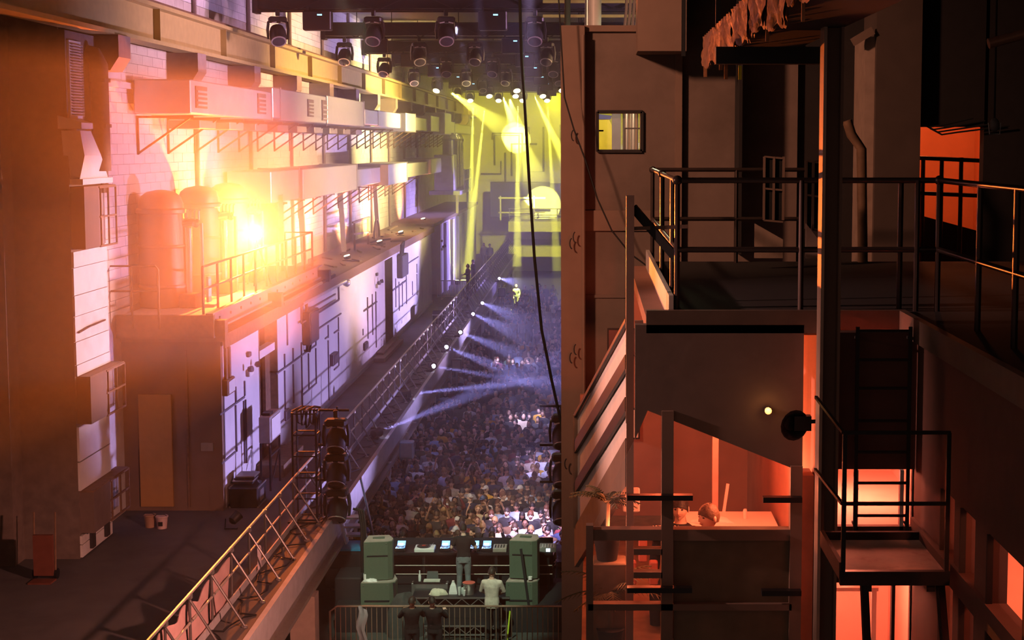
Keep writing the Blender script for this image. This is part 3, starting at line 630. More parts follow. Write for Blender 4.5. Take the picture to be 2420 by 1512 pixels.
for i, (u, v, m, lab) in enumerate(((355, 1245, mat('brown_tub', (.40,.24,.16), .6), 'brown plastic tub without a mark on the dark floor'), (383, 1248, mat('pink_tub', (.62,.46,.44), .5), 'pale plastic tub with a dark square label'))):
    p = atZ(u, v, ZB); t = thing('plastic_tub', lab, 'tub', p, 'tubs on the floor')
    MB().lathe([(.11,0),(.135,.26),(.15,.27),(.15,.3),(.12,.31)], p, 14).build('body', m, t, True)
    MB().tube([p+V((-.14,0,.27)), p+V((-.1,-.12,.36)), p+V((.1,-.12,.36)), p+V((.14,0,.27))], .008, 5).build('handle', M_black, t)
    if i: MB().box(p.x-.05, p.x+.05, p.y-.135, p.y-.12, p.z+.08, p.z+.18).build('label_patch', M_black, t)
p = atZ(105, 1370, ZB)
t = thing('hand_truck', 'dark red sack truck leaning at the foot of the pier', 'hand truck', p)
MB().box(p.x-.2, p.x+.2, p.y-.05, p.y+.05, p.z+.1, p.z+.95).build('back_plate', mat('dark_red', (.16,.05,.03), .6), t)
MB().box(p.x-.22, p.x+.25, p.y-.35, p.y, p.z, p.z+.03).build('toe_plate', mat('dark_red', (.16,.05,.03)), t)
for d in (-.22, .22): MB().lathe([(.03,-.03),(.11,-.03),(.11,.03),(.03,.03)], p+V((d,.1,.11)), 12, (1,0,0)).build('wheel', M_black, t); MB().tube([p+V((d,.05,.2)), p+V((d,.12,1.4))], .02, 6).build('side_rail', M_rust, t)
p = atZ(546, 1250, ZB)
t = thing('floor_lamp_can', 'small black floor spotlight on the balcony beside the railing', 'spotlight', p)
MB().lathe([(.05,0),(.11,.05),(.12,.26),(.13,.27)], p+V((0,0,.16)), 12, (.5,.6,.5)).build('can', M_black, t, True)
MB().bar(p+V((-.15,0,.02)), p+V((.15,0,.02)), .08, .03).build('base', M_black, t); MB().bar(p+V((-.14,0,.02)), p+V((-.12,0,.25)), .02).build('yoke', M_black, t)
# ---------------- platform with tanks on the near roof
pf = thing('roof_platform', 'steel edged platform carrying the tanks on the house roof', 'platform', (-10.2, 44, 7.36))
ZP = 7.9
MB().box(-11.3, -9.3, 36.5, 51.3, ZP-.12, ZP).build('deck', mat('platform_deck', (.60,.52,.42), .7, var=.15), pf)
MB().box(-9.30, -9.24, 36.4, 51.3, ZP-.40, ZP+.03).build('edge_web', M_steel, pf)
MB().box(-9.30, -9.12, 36.4, 51.3, ZP-.40, ZP-.35).build('edge_flange', M_steel, pf); MB().box(-9.30, -9.12, 36.4, 51.3, ZP, ZP+.04).build('edge_flange', M_steel, pf)
for k in range(12): MB().cyl((-9.24,37.5+1.15*k,ZP-.18), (-9.21,37.5+1.15*k,ZP-.18), .04, n=6).build('bolt', M_rust, pf)
for y in (36.6, 43.3, 51.2): MB().box(-11.4, -8.85, y-.15, y+.15, ZP-.52, ZP-.13).build('cross_beam', M_rust, pf)
MB().box(-11.45, -9.1, 36.35, 36.5, ZP-.55, ZP).build('end_plate', M_rust, pf)
tag(MB().tube([(-8.9,43.6,7.42), (-8.93,50.0,7.44)], .05, 8).build('loose_pipe', M_tube, smooth=True), 'silver pipe lying on the roof edge below the platform', 'pipe')
r = thing('platform_railing', 'orange lit guard rail along the roof platform edge', 'railing', (-9.35, 44, ZP))
for k in range(11): MB().tube([(-9.4,36.6+1.44*k,ZP), (-9.4,36.6+1.44*k,ZP+1.15)], .032, 7).build('post', M_rust, r, True)
for z in (.6, 1.15): MB().tube([(-9.4,36.6,ZP+z), (-9.4,51,ZP+z)], .03, 7).build('rail', M_rust, r, True)
MB().tube([(-9.4,51,ZP+1.15), (-10.3,51,ZP+1.15), (-10.3,51,ZP)], .03, 7).build('rail', M_rust, r, True)
r = thing('platform_railing', 'short hooped guard rail at the platform end before the first tank', 'railing', (-10.4, 36.4, ZP))
MB().tube([(-11.6,36.2,7.9),(-11.6,36.2,9.1),(-10.42,36.2,9.1),(-10.36,36.2,9.02),(-10.36,36.2,7.6)], .03, 7).build('hoop', M_rust, r, True)
MB().tube([(-11.0,36.2,9.1),(-11.0,36.2,7.6)], .025, 7).build('post', M_rust, r, True); MB().tube([(-11.6,36.2,8.5),(-10.36,36.2,8.5)], .025, 7).build('rail', M_rust, r, True)
M_tank = mat('ochre_tank', (.42,.26,.16), .45, .2, var=.1)
M_chrome = mat('bright_pipe', (.80,.74,.68), .22, .9, var=.05)
for k, (y, lab) in enumerate(((38.3,'nearest the brick pier'), (42.0,'second from the brick pier'), (45.4,'third from the brick pier, near the floodlight'))):
    t = thing('storage_tank', 'tall domed tank on the roof platform, '+lab, 'tank', (-10.85, y, ZP), 'tanks on the roof platform')
    c = (-10.85, y, ZP)
    MB().lathe([(.5,0),(.56,.03),(.56,2.35),(.62,2.38),(.62,2.46),(.56,2.5),(.55,2.62),(.48,2.8),(.34,2.9),(.1,2.95)], c, 26).build('shell', M_tank, t, True)
    for z in (.5, 1.5): MB().lathe([(.57,z),(.585,z+.02),(.585,z+.06),(.57,z+.08)], c, 26).build('band', M_tank, t, True)
    x = -10.22
    MB().tube([(x,y+.1,ZP), (x,y+.1,ZP+2.0)], .11, 12).build('column_pipe', M_chrome, t, True)
    MB().tube([(x+.3,y+.3,ZP), (x+.3,y+.3,ZP+2.1)], .05, 8).build('side_pipe', M_chrome, t, True)
    MB().tube([(-10.4,y,ZP+2.1),(-10.1,y+.05,ZP+2.15),(-9.95,y+.1,ZP+2.1)], .12, 10).build('manifold', M_chrome, t, True)
    for q in range(4): MB().tube([(-10.2+.1*q,y,ZP+2.2),(-10.2+.1*q,y,ZP+2.42),(-10.16+.1*q,y,ZP+2.45)], .022, 6).build('valve', M_chrome, t, True)
    MB().lathe([(.04,0),(.09,.02),(.09,.05),(.04,.07)], (-9.95,y-.12,ZP+2.1), 10, (.3,-1,0)).build('hand_wheel', M_chrome, t, True)
    MB().cbox(-10.35, -9.9, y-.4, y+.2, ZP, ZP+.35, .03).build('pump_base', M_rust, t)
t = thing('gauge_stand', 'thin upright gauge panel beside the first tank', 'stand', (-9.75, 38.6, ZP))
MB().box(-9.78, -9.72, 38.4, 38.7, ZP+.1, ZP+.75).build('panel', M_sheet, t); MB().box(-9.95, -9.55, 38.3, 38.8, ZP, ZP+.06).build('foot', M_sheet, t)
t = thing('metal_locker', 'tall plain metal locker behind the floodlight on the platform', 'locker', (-10.6, 48.9, ZP))
MB().cbox(-11.0, -10.0, 48.5, 49.3, ZP+.9, ZP+2.5, .02).build('body', M_tank, t); MB().box(-10.95, -10.05, 48.47, 48.5, ZP+1.0, ZP+2.4).build('door', M_tank, t)
for x in (-10.95, -10.05):
    for y in (48.55, 49.25): MB().bar((x,y,ZP), (x,y,ZP+.9), .07).build('leg', M_rust, t)
# the floodlight itself
FL = V((-9.78, 44.2, 9.42))
t = thing('floodlight', 'blazing orange floodlight on a stand between tank and locker', 'floodlight', (FL.x, FL.y, ZP))
MB().lathe([(.06,.22),(.14,.2),(.17,.05),(.19,0),(.17,.0),(.15,.03)], FL, 16, (-.3,1,0)).build('housing', M_black, t, True)
o = MB().lathe([(.02,-.012),(.15,-.012),(.15,.0),(.02,.0)], FL, 16, (-.2,1,.05)).build('lens', mat('orange_lamp', (1,.7,.3), .3, emit=(1.0,.62,.22), estr=260), t)
for d in (-1, 1): MB().tube([FL+V((0,.1,-.25)), V((FL.x+.35*d, FL.y+.35, ZP))], .02, 6).build('stand_leg', M_black, t)
MB().tube([FL+V((0,.1,-.1)), FL+V((0,.1,-.3)), V((FL.x, FL.y-.35, ZP))], .02, 6).build('stand_leg', M_black, t)
light('SPOT', 'floodlight_beam', FL+V((.03,-.06,0)), ORANGE, 26000, FL+V((-4.0,-46,1.0)), .12, 100, 1.0)
light('SPOT', 'floodlight_spill', FL+V((.1,-.05,.1)), ORANGE, 6000, FL+V((-1,-.4,.5)), .12, 150, .5)
# uplights along the roof
for k, (u, v, E) in enumerate(((820,605,1500),(897,570,1300),(947,548,900),(1000,517,500))):
    p = atZ(u, v, ZR+.35); t = thing('roof_uplight', 'small orange uplight on the house roof, %s from the tanks' % ORD[k], 'uplight', (p.x,p.y,ZR+.16), 'uplights on the house roof')
    MB().lathe([(.1,-.12),(.14,-.1),(.15,.0),(.13,.02)], p, 12, (-.25,-.15,1)).build('can', M_black, t, True)
    MB().lathe([(.01,.02),(.12,.02),(.12,.03),(.01,.03)], p, 12, (-.25,-.15,1)).build('lens', mat('uplight_lens', (1,.7,.4), .3, emit=(1,.6,.28), estr=60), t)
    MB().bar((p.x-.18,p.y,ZR+.17), (p.x+.18,p.y,ZR+.17), .12, .03).build('base', M_black, t)
    light('SPOT', 'uplight_beam', p+V((0,0,.06)), (1.0,.35,.14), E*3.5, p+V((-1.0,.0,1.3)), .08, 120, .8)
# junk on the roof
for k in range(26):
    y = 52.5+k*1.25+R.uniform(-.4,.4); x = R.uniform(-10.9,-9.25); a = R.uniform(0, pi); L = R.uniform(.4, 1.3)
    th = R.uniform(.04,.09)
    tag(MB().bar((x-.3*cos(a),y-L/2,ZR+.16+th/2), (x+.3*cos(a),y+L/2,ZR+.16+th/2+(R.uniform(0,.3) if k % 3 == 0 else 0)), R.uniform(.05,.16), th).build('timber_offcut', M_rust if k % 2 else M_wood),
        '%s offcut lying on the house roof, %s from the platform' % ('rusty metal' if k % 2 else 'wooden', ORD[k]), 'offcut', 'offcuts on the roof')
t = thing('pipe_rack', 'low pipe frame standing on the roof among the uplights', 'rack', (-10.5, 68, ZR+.16))
for y in (66.5, 70.5): MB().bar((-10.4,y,ZR+.16), (-10.4,y,8.6), .08).build('upright', M_rust, t)
MB().bar((-10.4,66,8.6), (-10.4,71,8.6), .08).build('crossbar', M_rust, t); MB().bar((-10.4,66,8.1), (-10.4,71,7.9), .08).build('crossbar', M_rust, t)
tag(MB().tube([(-10.6+0*a, 74.8+.9*cos(a*pi/10), 7.4+.9*sin(a*pi/10)) for a in range(11)], .05, 6).build('cable_hoop', M_rust, smooth=True), 'curved hoop of pipe standing on the far roof', 'pipe')
# ---------------- house beyond the recess
h2 = struct(MB().box(XW, XH, 91, 119, ZB, ZR+.1).build('wall_house_far', M_house))
for k in range(5): MB().box(XH, XH+.18, 93+k*4.4, 94.2+k*4.4, ZB, ZR).build('pilaster', M_house, h2)
MB().box(XW, -8.95, 86.1, 119.1, ZR+.1, ZR+.3).build('roof_slab', mat('roof_felt', (.2,.2,.2)), h2)
t = thing('roof_plant', 'white plant platform with cabinet on the far house roof', 'platform', (-9.8, 101, ZR+.3))
MB().box(-10.6, -8.6, 99, 108, ZR+1.5, ZR+1.75).build('deck', M_edge, t)
MB().cbox(-10.3, -9.0, 99.3, 101.5, ZR+1.75, ZR+4.1, .05).build('cabinet', M_sheet, t)
for y in (99.2, 107.6): MB().bar((-8.8,y,ZR+.3), (-8.8,y,ZR+1.5), .16).build('leg', M_steel, t)
for y in (102.5+1.1*i for i in range(6)): MB().tube([(-8.6,y,ZR+1.75),(-8.6,y,ZR+3.1)], .05, 6).build('rail_post', M_tube, t)
for z in (2.4, 3.1): MB().tube([(-8.6,102.3,ZR+z),(-8.6,108.2,ZR+z)], .05, 6).build('rail', M_tube, t)
for k in range(3):
    y = 103.5+2.0*k
    tag(MB().lathe([(.5,0),(.55,.1),(.55,3.2),(.6,3.25),(.6,3.4),(.4,3.7),(.15,3.8)], (-9.6,y,ZR+1.75), 14).build('chrome_tank', M_chrome, smooth=True), 'tall chrome tank on the far roof plant, %s of three' % ORD[k], 'tank', 'chrome tanks on the far roof')
tag(MB().cbox(-10.9, -9.4, 97.5, 102, 12.6, 14.0, .05).build('duct_box', M_galv), 'pale boxy duct head above the chrome tanks', 'duct')
# ---------------- ducts on brackets
M_grille = mat('duct_grille', (.18,.12,.08), .7)
def duct_run(name, label, segs, grilles, z0, brk, bz):
    t = thing(name, label, 'duct', (-10.6, segs[0][0], z0))
    for (y0, y1, x1, h0, h1) in segs:
        MB().cbox(XW+.12, x1, y0, y1, z0+h0, z0+h1, .03).build('section', M_galv, t)
        MB().box(XW+.1, x1+.03, y1-.06, y1+.04, z0+h0-.03, z0+h1+.03).build('joint_flange', M_galv, t)
    for (y, x1, h0, h1) in grilles:
        gp = MB().box(x1, x1+.03, y, y+1.1, z0+h0, z0+h1).build('grille', M_grille, t)
        for q in range(4): MB().bar((x1+.04,y+.08,z0+h0+.08+q*(h1-h0-.1)/4), (x1+.04,y+1.02,z0+h0+.08+q*(h1-h0-.1)/4), .03, .05).build('grille_bar', M_galv, gp)
    return t
duct_run('upper_duct', 'long galvanised upper duct on triangular brackets along the block wall',
    [(38,47.5,-9.95,0,.85),(47.5,48.6,-9.9,.05,1.0),(48.6,57,-9.9,.0,1.0),(57,66,-9.85,0,1.05),(66,70,-9.8,.1,.75),(70,79,-9.9,.05,.8),(79,83,-9.6,-.1,.85),(83,92,-9.9,.0,.75),(92,97,-9.7,0,.95),(97,110,-9.9,0,.8),(110,128,-9.9,.05,.7)],
    [(38.4,-9.95,.15,.7),(45.5,-9.95,.15,.75),(53.2,-9.9,.2,.8),(56,-9.9,.1,.85)], 12.75, 0, 0)
br = MB()
bmesh_ = MB().bar((0,0,0), (1.45,0,0), .06).bar((.03,0,0), (.03,0,-.95), .06).bar((.03,0,-.92), (1.35,0,-.02), .05).mesh('bracket', M_rust)
for k in range(28):
    y = 38.6+2.76*k
    o = put('wall_bracket', bmesh_, None, (XW, y, 12.68 if k < 13 else 12.7)); tag(o, 'triangular bracket under the upper duct, %s from the brick pier' % ORD[k], 'bracket', 'brackets under the upper duct')
for k in range(9):
    y = 40+3.3*k
    tag(MB().cbox(XW+.4, -10.25, y, y+1.7, 12.4, 12.62, .02).build('cable_tray', M_steel), 'shallow box tray slung below the upper duct, %s along' % ORD[k], 'tray', 'trays below the upper duct')
duct_run('lower_duct', 'long pale lower duct above the roof uplights',
    [(47.5,52,-10.0,-.05,.95),(52,63.8,-9.85,-.1,.95),(63.8,72,-10.0,-.02,.72),(72,79,-9.6,-.15,.85),(79,92,-9.9,.0,.75),(92,98,-9.7,0,.9)],
    [], 10.2, 0, 0)
for k in range(13):
    y = 50.2+3.1*k
    o = put('wall_bracket', bmesh_, None, (XW, y, 10.06)); tag(o, 'triangular bracket under the lower duct, %s from the floodlight' % ORD[k], 'bracket', 'brackets under the lower duct')
for k, (y, x) in enumerate(((56.5,-10.7),(65.5,-10.7),(76,-10.7))):
    tag(MB().bar((x,y,7.36), (x-.2,y+.4,10.1), .2, .18).build('duct_drop', M_galv), 'pale duct drop leg under the lower duct, %s from the floodlight' % ORD[k], 'duct', 'legs of the lower duct')
# ------------------------------------------------------------------ lighting rig
TY = [46.0, 57.5, 67.5, 77.5, 88.0, 98.0, 108.0, 118.0]
ZT = 16.2
M_lens = mat('dark_lens', (.05,.05,.06), .08, .0, spec=.8)
M_trim = mat('lens_trim', (.55,.52,.50), .3, .5)
M_ylens = mat('lit_yellow_lens', (1,1,.5), .3, emit=(1.0,.96,.30), estr=45)
M_led = mat('blue_led', (.1,.5,1), .3, emit=(.25,.65,1.0), estr=3.0)
for r, y in enumerate(TY):
    t = thing('lighting_truss', 'black box truss across the hall, %s from the photo top' % ORD[r], 'truss', (0, y, ZT-.3), 'ceiling trusses')
    MB().box(-9.95, 11.5, y-.2, y+.2, ZT-.18, ZT+.25).build('drape', M_blackm, t)
    for dy in (-.24, .24):
        for dz in (-.24, .28): MB().tube([(-10.05,y+dy,ZT+dz),(11.6,y+dy,ZT+dz)], .03, 6).build('chord', M_black, t)
    if r < 5:
        for k in range(18): MB().bar((-10+k*1.2,y-.24,ZT-.24 if k % 2 else ZT+.28), (-8.8+k*1.2,y-.24,ZT+.28 if k % 2 else ZT-.24), .03).build('lacing', M_black, t)
    MB().box(-10.1, -9.95, y-.28, y+.28, ZT-.32, ZT+.32).build('end_plate', M_black, t)
    for x in (-8.8, -5.0, -.5, 6): MB().tube([(x,y,ZT+.25),(x,y,18.2)], .02, 5).build('hoist_chain', M_cable, t)
def moving_head(lens, name='moving_head'):
    t = thing(name, 'moving head light', 'stage light', (0,0,0))
    MB().cbox(-.06, .06, -.05, .05, -.14, .04, .015).build('clamp', M_black, t)
    MB().cbox(-.26, .26, -.18, .18, -.34, -.16, .04).build('base', M_black, t)
    for d in (-1, 1):
        MB().loft([[V((d*.24,-.09,-.3)),V((d*.3,-.09,-.3)),V((d*.3,.09,-.3)),V((d*.24,.09,-.3))],[V((d*.27,-.11,-.55)),V((d*.33,-.11,-.55)),V((d*.33,.11,-.55)),V((d*.27,.11,-.55))],[V((d*.26,-.07,-.82)),V((d*.31,-.07,-.82)),V((d*.31,.07,-.82)),V((d*.26,.07,-.82))]]).build('yoke_arm', M_black, t)
    ax = V((0,-.62,-.78)).normalized(); c = V((0,.0,-.7))
    MB().lathe([(.10,-.30),(.2,-.26),(.245,-.1),(.25,.1),(.225,.22),(.235,.24),(.2,.25)], c, 16, ax).build('head', M_black, t, True)
    MB().lathe([(.205,.225),(.225,.225),(.225,.262),(.205,.262)], c, 16, ax).build('trim_ring', M_trim, t, True)
    MB().lathe([(.01,.235),(.2,.235),(.19,.262),(.1,.275),(.01,.28)], c, 16, ax).build('lens', lens, t, True)
    MB().bar((-.2,-.19,-.36), (-.06,-.19,-.33), .02, .03).build('handle', M_trim, t); MB().bar((.06,-.19,-.33), (.2,-.19,-.36), .02, .03).build('handle', M_trim, t)
    return t
mh, mhy = moving_head(M_lens), moving_head(M_ylens)
KIDS[mh.name] = list(mh.children); KIDS[mhy.name] = list(mhy.children)
used = {}
YELL = {(4,0),(4,2),(5,1),(5,2),(5,3),(6,0),(6,1),(6,2),(6,3),(4,3)}
MHPOS = {}
for r, y in enumerate(TY[:7]):
    xs = [-9.35+.12*r, -6.5+.05*r, -4.35, -1.7, 1.5, 4.4] if r < 5 else [-8.6, -6.6, -4.9, -3.2, -1.7, 1.5]
    for i, x in enumerate(xs):
        lit = (r, i) in YELL; src = mhy if lit else mh
        lab = '%s moving head light, %s from the wall on the %s truss' % ('lit yellow' if lit else 'black unlit', ORD[i], ORD[r])
        loc = V((x, y-.26, ZT-.28)); rz = R.uniform(-.35, .35)
        if src.name not in used: used[src.name] = 1; src.location = loc; src.rotation_euler = (0,0,rz); src['label'] = lab; o = src
        else: o = dup(src, loc, rz, lab)
        o['group'] = 'moving heads on the trusses'; MHPOS[(r, i)] = loc+V((0,-.15,-.85))
    for i, x in enumerate((-8.15+.1*r, -2.95, 3.0)):
        t = thing('dimmer_box', 'black dimmer box with a blue light, %s along the %s truss' % (ORD[i], ORD[r]), 'dimmer', (x, y-.3, ZT-.9), 'dimmer boxes on the trusses')
        MB().cbox(x-.42, x+.42, y-.5, y-.1, ZT-.85, ZT-.28, .03).build('body', M_black, t)
        MB().box(x+.02, x+.16, y-.512, y-.5, ZT-.42, ZT-.38).build('led', M_led, t)
        MB().bar((x-.3,y-.3,ZT-.28), (x-.3,y-.3,ZT-.15), .06).build('clamp', M_black, t)
# yellow beams from the far rows
def beam(p, aim, col, E, ang, nm): light('SPOT', nm, p, col, E, aim, .05, ang, .12)
YB = (1.0, .97, .10)
def aim_px(u, v, Y): return atY(u, v, Y)
beam(atY(1064,218,88), aim_px(1216,320,143.5), YB, 30.0e5, 2.6, 'yellow_beam')
beam(atY(1118,244,98), aim_px(1109,660,106), YB, 17.3e5, 3.2, 'yellow_beam')
beam(atY(1146,248,98), aim_px(1112,560,100), YB, 17.3e5, 3.2, 'yellow_beam')
beam(atY(1187,225,108), aim_px(1290,500,143.5), YB, 24.0e5, 5.6, 'yellow_beam')
beam(atY(1205,232,98), aim_px(1222,330,143.5), YB, 18.9e5, 3.2, 'yellow_beam')
beam(atY(1224,245,108), aim_px(1222,700,110), YB, 24.3e5, 3.4, 'yellow_beam')
beam(atY(1262,225,98), aim_px(1345,400,110), YB, 21.6e5, 4.0, 'yellow_beam')
beam(atY(1294,250,98), aim_px(1312,560,104), YB, 14.0e5, 3.0, 'yellow_beam')
# blue beam fixtures along the balcony edge
for k, (u0, v0, u1, v1) in enumerate(((897,1020,1090,968),(972,930,1090,928),(1025,865,1100,895),(1055,820,1130,890),(1088,785,1150,850),(1118,742,1160,800),(1140,716,1175,770),(1180,658,1200,690))):
    p = atZ(u0, v0, 3.22); q = atZ(u1, v1, 3.2); q.z = 3.22+(q-p).length*.075; d = (q-p).normalized()
    t = thing('edge_spotlight', 'small spotlight throwing a violet beam from the balcony edge, %s from the truss tower' % ORD[k], 'spotlight', (p.x, p.y, 3.02), 'violet spotlights on the balcony edge')
    MB().lathe([(.07,-.32),(.12,-.28),(.13,-.02),(.15,.0),(.15,.03),(.12,.03)], p-d*.04, 12, d).build('can', M_black, t, True)
    MB().lathe([(.01,.0),(.085,.0),(.085,.012),(.01,.012)], p-d*.02, 12, d).build('lens', mat('lit_violet_lens', (.8,.8,1), .3, emit=(.72,.68,1.0), estr=26), t)
    MB().cbox(p.x-.28, p.x-.02, p.y-.12, p.y+.12, 3.0, 3.09, .01).build('base', M_black, t)
    MB().bar((p.x-.15,p.y-.14,3.05), p-d*.12+V((0,-.13,0)), .03).build('yoke_arm', M_black, t); MB().bar((p.x-.15,p.y+.14,3.05), p-d*.12+V((0,.13,0)), .03).build('yoke_arm', M_black, t)
    beam(p+d*.03, q, (.36,.33,1.0), 3.0e5 if k < 2 else 1.6e5, 4.5 if k < 2 else 2.0, 'violet_beam')
# spotlights that colour the crowd hang on the trusses; truss tower with moving heads at the near balcony corner
def tower(label, x, y, z0, z1):
    t = thing('truss_tower', label, 'truss', (x, y, z0))
    for dx in (-.28, .28):
        for dy in (-.28, .28): MB().tube([(x+dx,y+dy,z0),(x+dx,y+dy,z1)], .028, 7).build('chord', M_black, t)
    n = 5
    for k in range(n+1):
        z = lerp(z0+.04, z1-.03, k/n)
        for a, b in (((-.28,-.28),(.28,-.28)),((.28,-.28),(.28,.28)),((.28,.28),(-.28,.28)),((-.28,.28),(-.28,-.28))): MB().tube([(x+a[0],y+a[1],z),(x+b[0],y+b[1],z)], .018, 5).build('rung', M_black, t)
        if k < n:
            z2 = lerp(z0+.04, z1-.03, (k+1)/n)
            MB().tube([(x+.28,y-.28,z),(x+.28,y+.28,z2)], .015, 5).build('lacing', M_black, t)
    MB().box(x-.4, x+.4, y-.4, y+.4, z0-.02, z0+.02).build('base_plate', M_black, t)
    for k in range(5): MB().tube([(x-.2+.1*k,y-.1,z1+.05),(x-.16+.1*k,y-.2,z1-.25-.07*(k % 3)),(x-.08+.09*k,y-.2,z1-.3),(x-.02+.08*k,y-.1,z1+.06)], .02, 5).build('cable', M_cable, t, True)
    for k in range(3): MB().tube([(x-.28+.15*k,y-.28,z1+.03),(x-.1+.15*k,y,z1+.1),(x+.1+.1*k,y+.2,z1+.04)], .03, 5).build('cable', M_rust, t, True)
    return t
tower('black truss tower with coiled cables on the balcony corner', -6.85, 36.0, 3.02, 5.65)
def head_pole(label, x, y, z0, z1, zs, labs):
    t = thing('light_pole', label, 'pole', (x, y, z0))
    MB().tube([(x,y+.3,z0),(x,y+.3,z1)], .03, 7).build('pole', M_black, t)
    for z in zs: MB().bar((x-.55,y+.24,z+.02), (x+.3,y+.24,z+.02), .05).build('outrigger', M_black, t)
    for z, lab in zip(zs, labs):
        o = dup(mh, (x, y+.1, z), 0, lab); o['group'] = 'moving heads on side poles'
head_pole('black pole of lights beside the truss tower', -6.15, 36.0, 3.02, 5.7, (5.6, 4.75, 3.9), ['moving head light at the top of the pole beside the truss tower','middle moving head light on the pole beside the truss tower','lowest moving head light on the pole beside the truss tower'])
head_pole('black pole of lights half hidden by the brown pier', -.72, 36.0, 0.0, 5.8, (5.7, 4.75, 3.85), ['moving head light at the top of the pole by the brown pier','middle moving head light on the pole by the brown pier','lowest moving head light on the pole by the brown pier'])
# hung speaker boxes below the balcony and over the crowd
for k, (u, v, Y, lab) in enumerate(((960,1062,48.5,'grey speaker hung under the balcony edge near the first white column'), (1078,862,66,'black speaker box on a pole over the crowd'), (1185,690,95,'small speaker box hung far down the hall'))):
    p = atY(u, v, Y); t = thing('hung_speaker', lab, 'speaker', p, 'speakers over the crowd')
    MB().cbox(p.x-.2, p.x+.25, p.y-.2, p.y+.2, p.z-.28, p.z+.28, .03).build('cabinet', M_black if k else mat('grey_speaker', (.3,.34,.36), .5), t)
    MB().box(p.x-.15, p.x+.2, p.y-.22, p.y-.2, p.z-.22, p.z+.22).build('grille', M_steel, t)
    MB().tube([(p.x,p.y+.25,0),(p.x,p.y+.25,p.z+.5)], .05, 7).build('pole', M_tube, t)
# crowd barrier across the far walkway
def barrier(label, a, b, h, m, n=16, name='crowd_barrier'):
    a, b = V(a), V(b); t = thing(name, label, 'barrier', (a+b)/2)
    d = (b-a)
    MB().tube([a+V((0,0,.12)), a+V((0,0,h-.12)), a+d*.03+V((0,0,h)), b-d*.03+V((0,0,h)), b+V((0,0,h-.12)), b+V((0,0,.12))], .028, 7).build('frame', m, t, True)
    MB().tube([a+V((0,0,.16)), b+V((0,0,.16))], .022, 6).build('bottom_rail', m, t)
    for k in range(1, n): MB().tube([a+d*(k/n)+V((0,0,.16)), a+d*(k/n)+V((0,0,h))], .012, 5).build('bar', m, t)
    for q in (.15, .85): MB().bar(a+d*q+V((0,-.3,.02)), a+d*q+V((0,.3,.02)), .06, .03).build('foot', m, t); MB().tube([a+d*q+V((0,0,.02)), a+d*q+V((0,0,.2))], .02, 5).build('foot_post', m, t)
    return t
barrier('white crowd barrier closing off the far walkway', (-9.0, 88, ZB), (-7.3, 88, ZB), 1.1, M_white, 14)
t = thing('equipment_case', 'black equipment case on the walkway by the far railing', 'case', (-7.6, 76.5, ZB))
MB().cbox(-8.0, -7.3, 75.8, 77.4, ZB, ZB+.7, .03).build('body', M_black, t); MB().box(-8.02, -7.28, 75.75, 77.45, ZB+.45, ZB+.5).build('lid_edge', M_tube, t)
# uplight and small red fixture at the recess
p = V((-8.7, 97.5, ZB)); t = thing('floor_uplight', 'yellow uplight on the balcony floor at the far house', 'uplight', p)
MB().lathe([(.1,0),(.16,.05),(.16,.25),(.13,.27)], p, 12).build('can', M_black, t, True); MB().lathe([(.01,.26),(.13,.26),(.13,.275),(.01,.275)], p, 12).build('lens', M_ylens, t)
light('SPOT', 'uplight_beam', p+V((0,0,.3)), YB, 6000, p+V((-.35,.3,3)), .08, 50, .7)
# steel stair from the balcony edge to the dance floor
t = thing('steel_stair', 'pale steel stair leading from the balcony edge down to the crowd', 'stair', (-5.6, 38, 0))
for k in range(9): MB().box(-6.25+k*.0, -5.75, 37.2+k*.27, 37.5+k*.27, 2.7-k*.29, 2.75-k*.29).build('tread', M_edge, t)
for x in (-6.24, -5.74): MB().bar((x,37.0,2.85), (x,39.8,.2), .05, .22).build('stringer', M_white, t)
MB().tube([(-5.72,37.0,3.8),(-5.72,39.8,1.1),(-5.72,39.8,.2)], .03, 7).build('handrail', M_tube, t)
for k in range(3): MB().tube([(-5.9+.06*k,36.9,3.05),(-5.75+.05*k,36.9,3.0),(-5.7+.05*k,36.9,2.6),(-5.7+.05*k,36.9,.1)], .03, 6).build('cable_drop', M_cable, t, True)
# the black rope and a thin cable
rp = [atY(u, v, 22.0) for u, v in ((1226,-90),(1232,130),(1240,250),(1250,420),(1263,610),(1280,780),(1304,900),(1326,1000),(1330,1030))]
tag(MB().tube(rp, .022, 7).build('hanging_rope', M_cable, smooth=True), 'long thick black rope hanging in front of the hall', 'rope')
rp = [atY(u, v, 19.55) for u, v in ((1318,-40),(1334,230),(1356,305),(1384,380),(1412,470),(1446,545),(1490,600),(1545,640))]
tag(MB().tube(rp, .010, 6).build('thin_cable', M_cable, smooth=True), 'thin black cable sagging across the brown wall', 'cable')
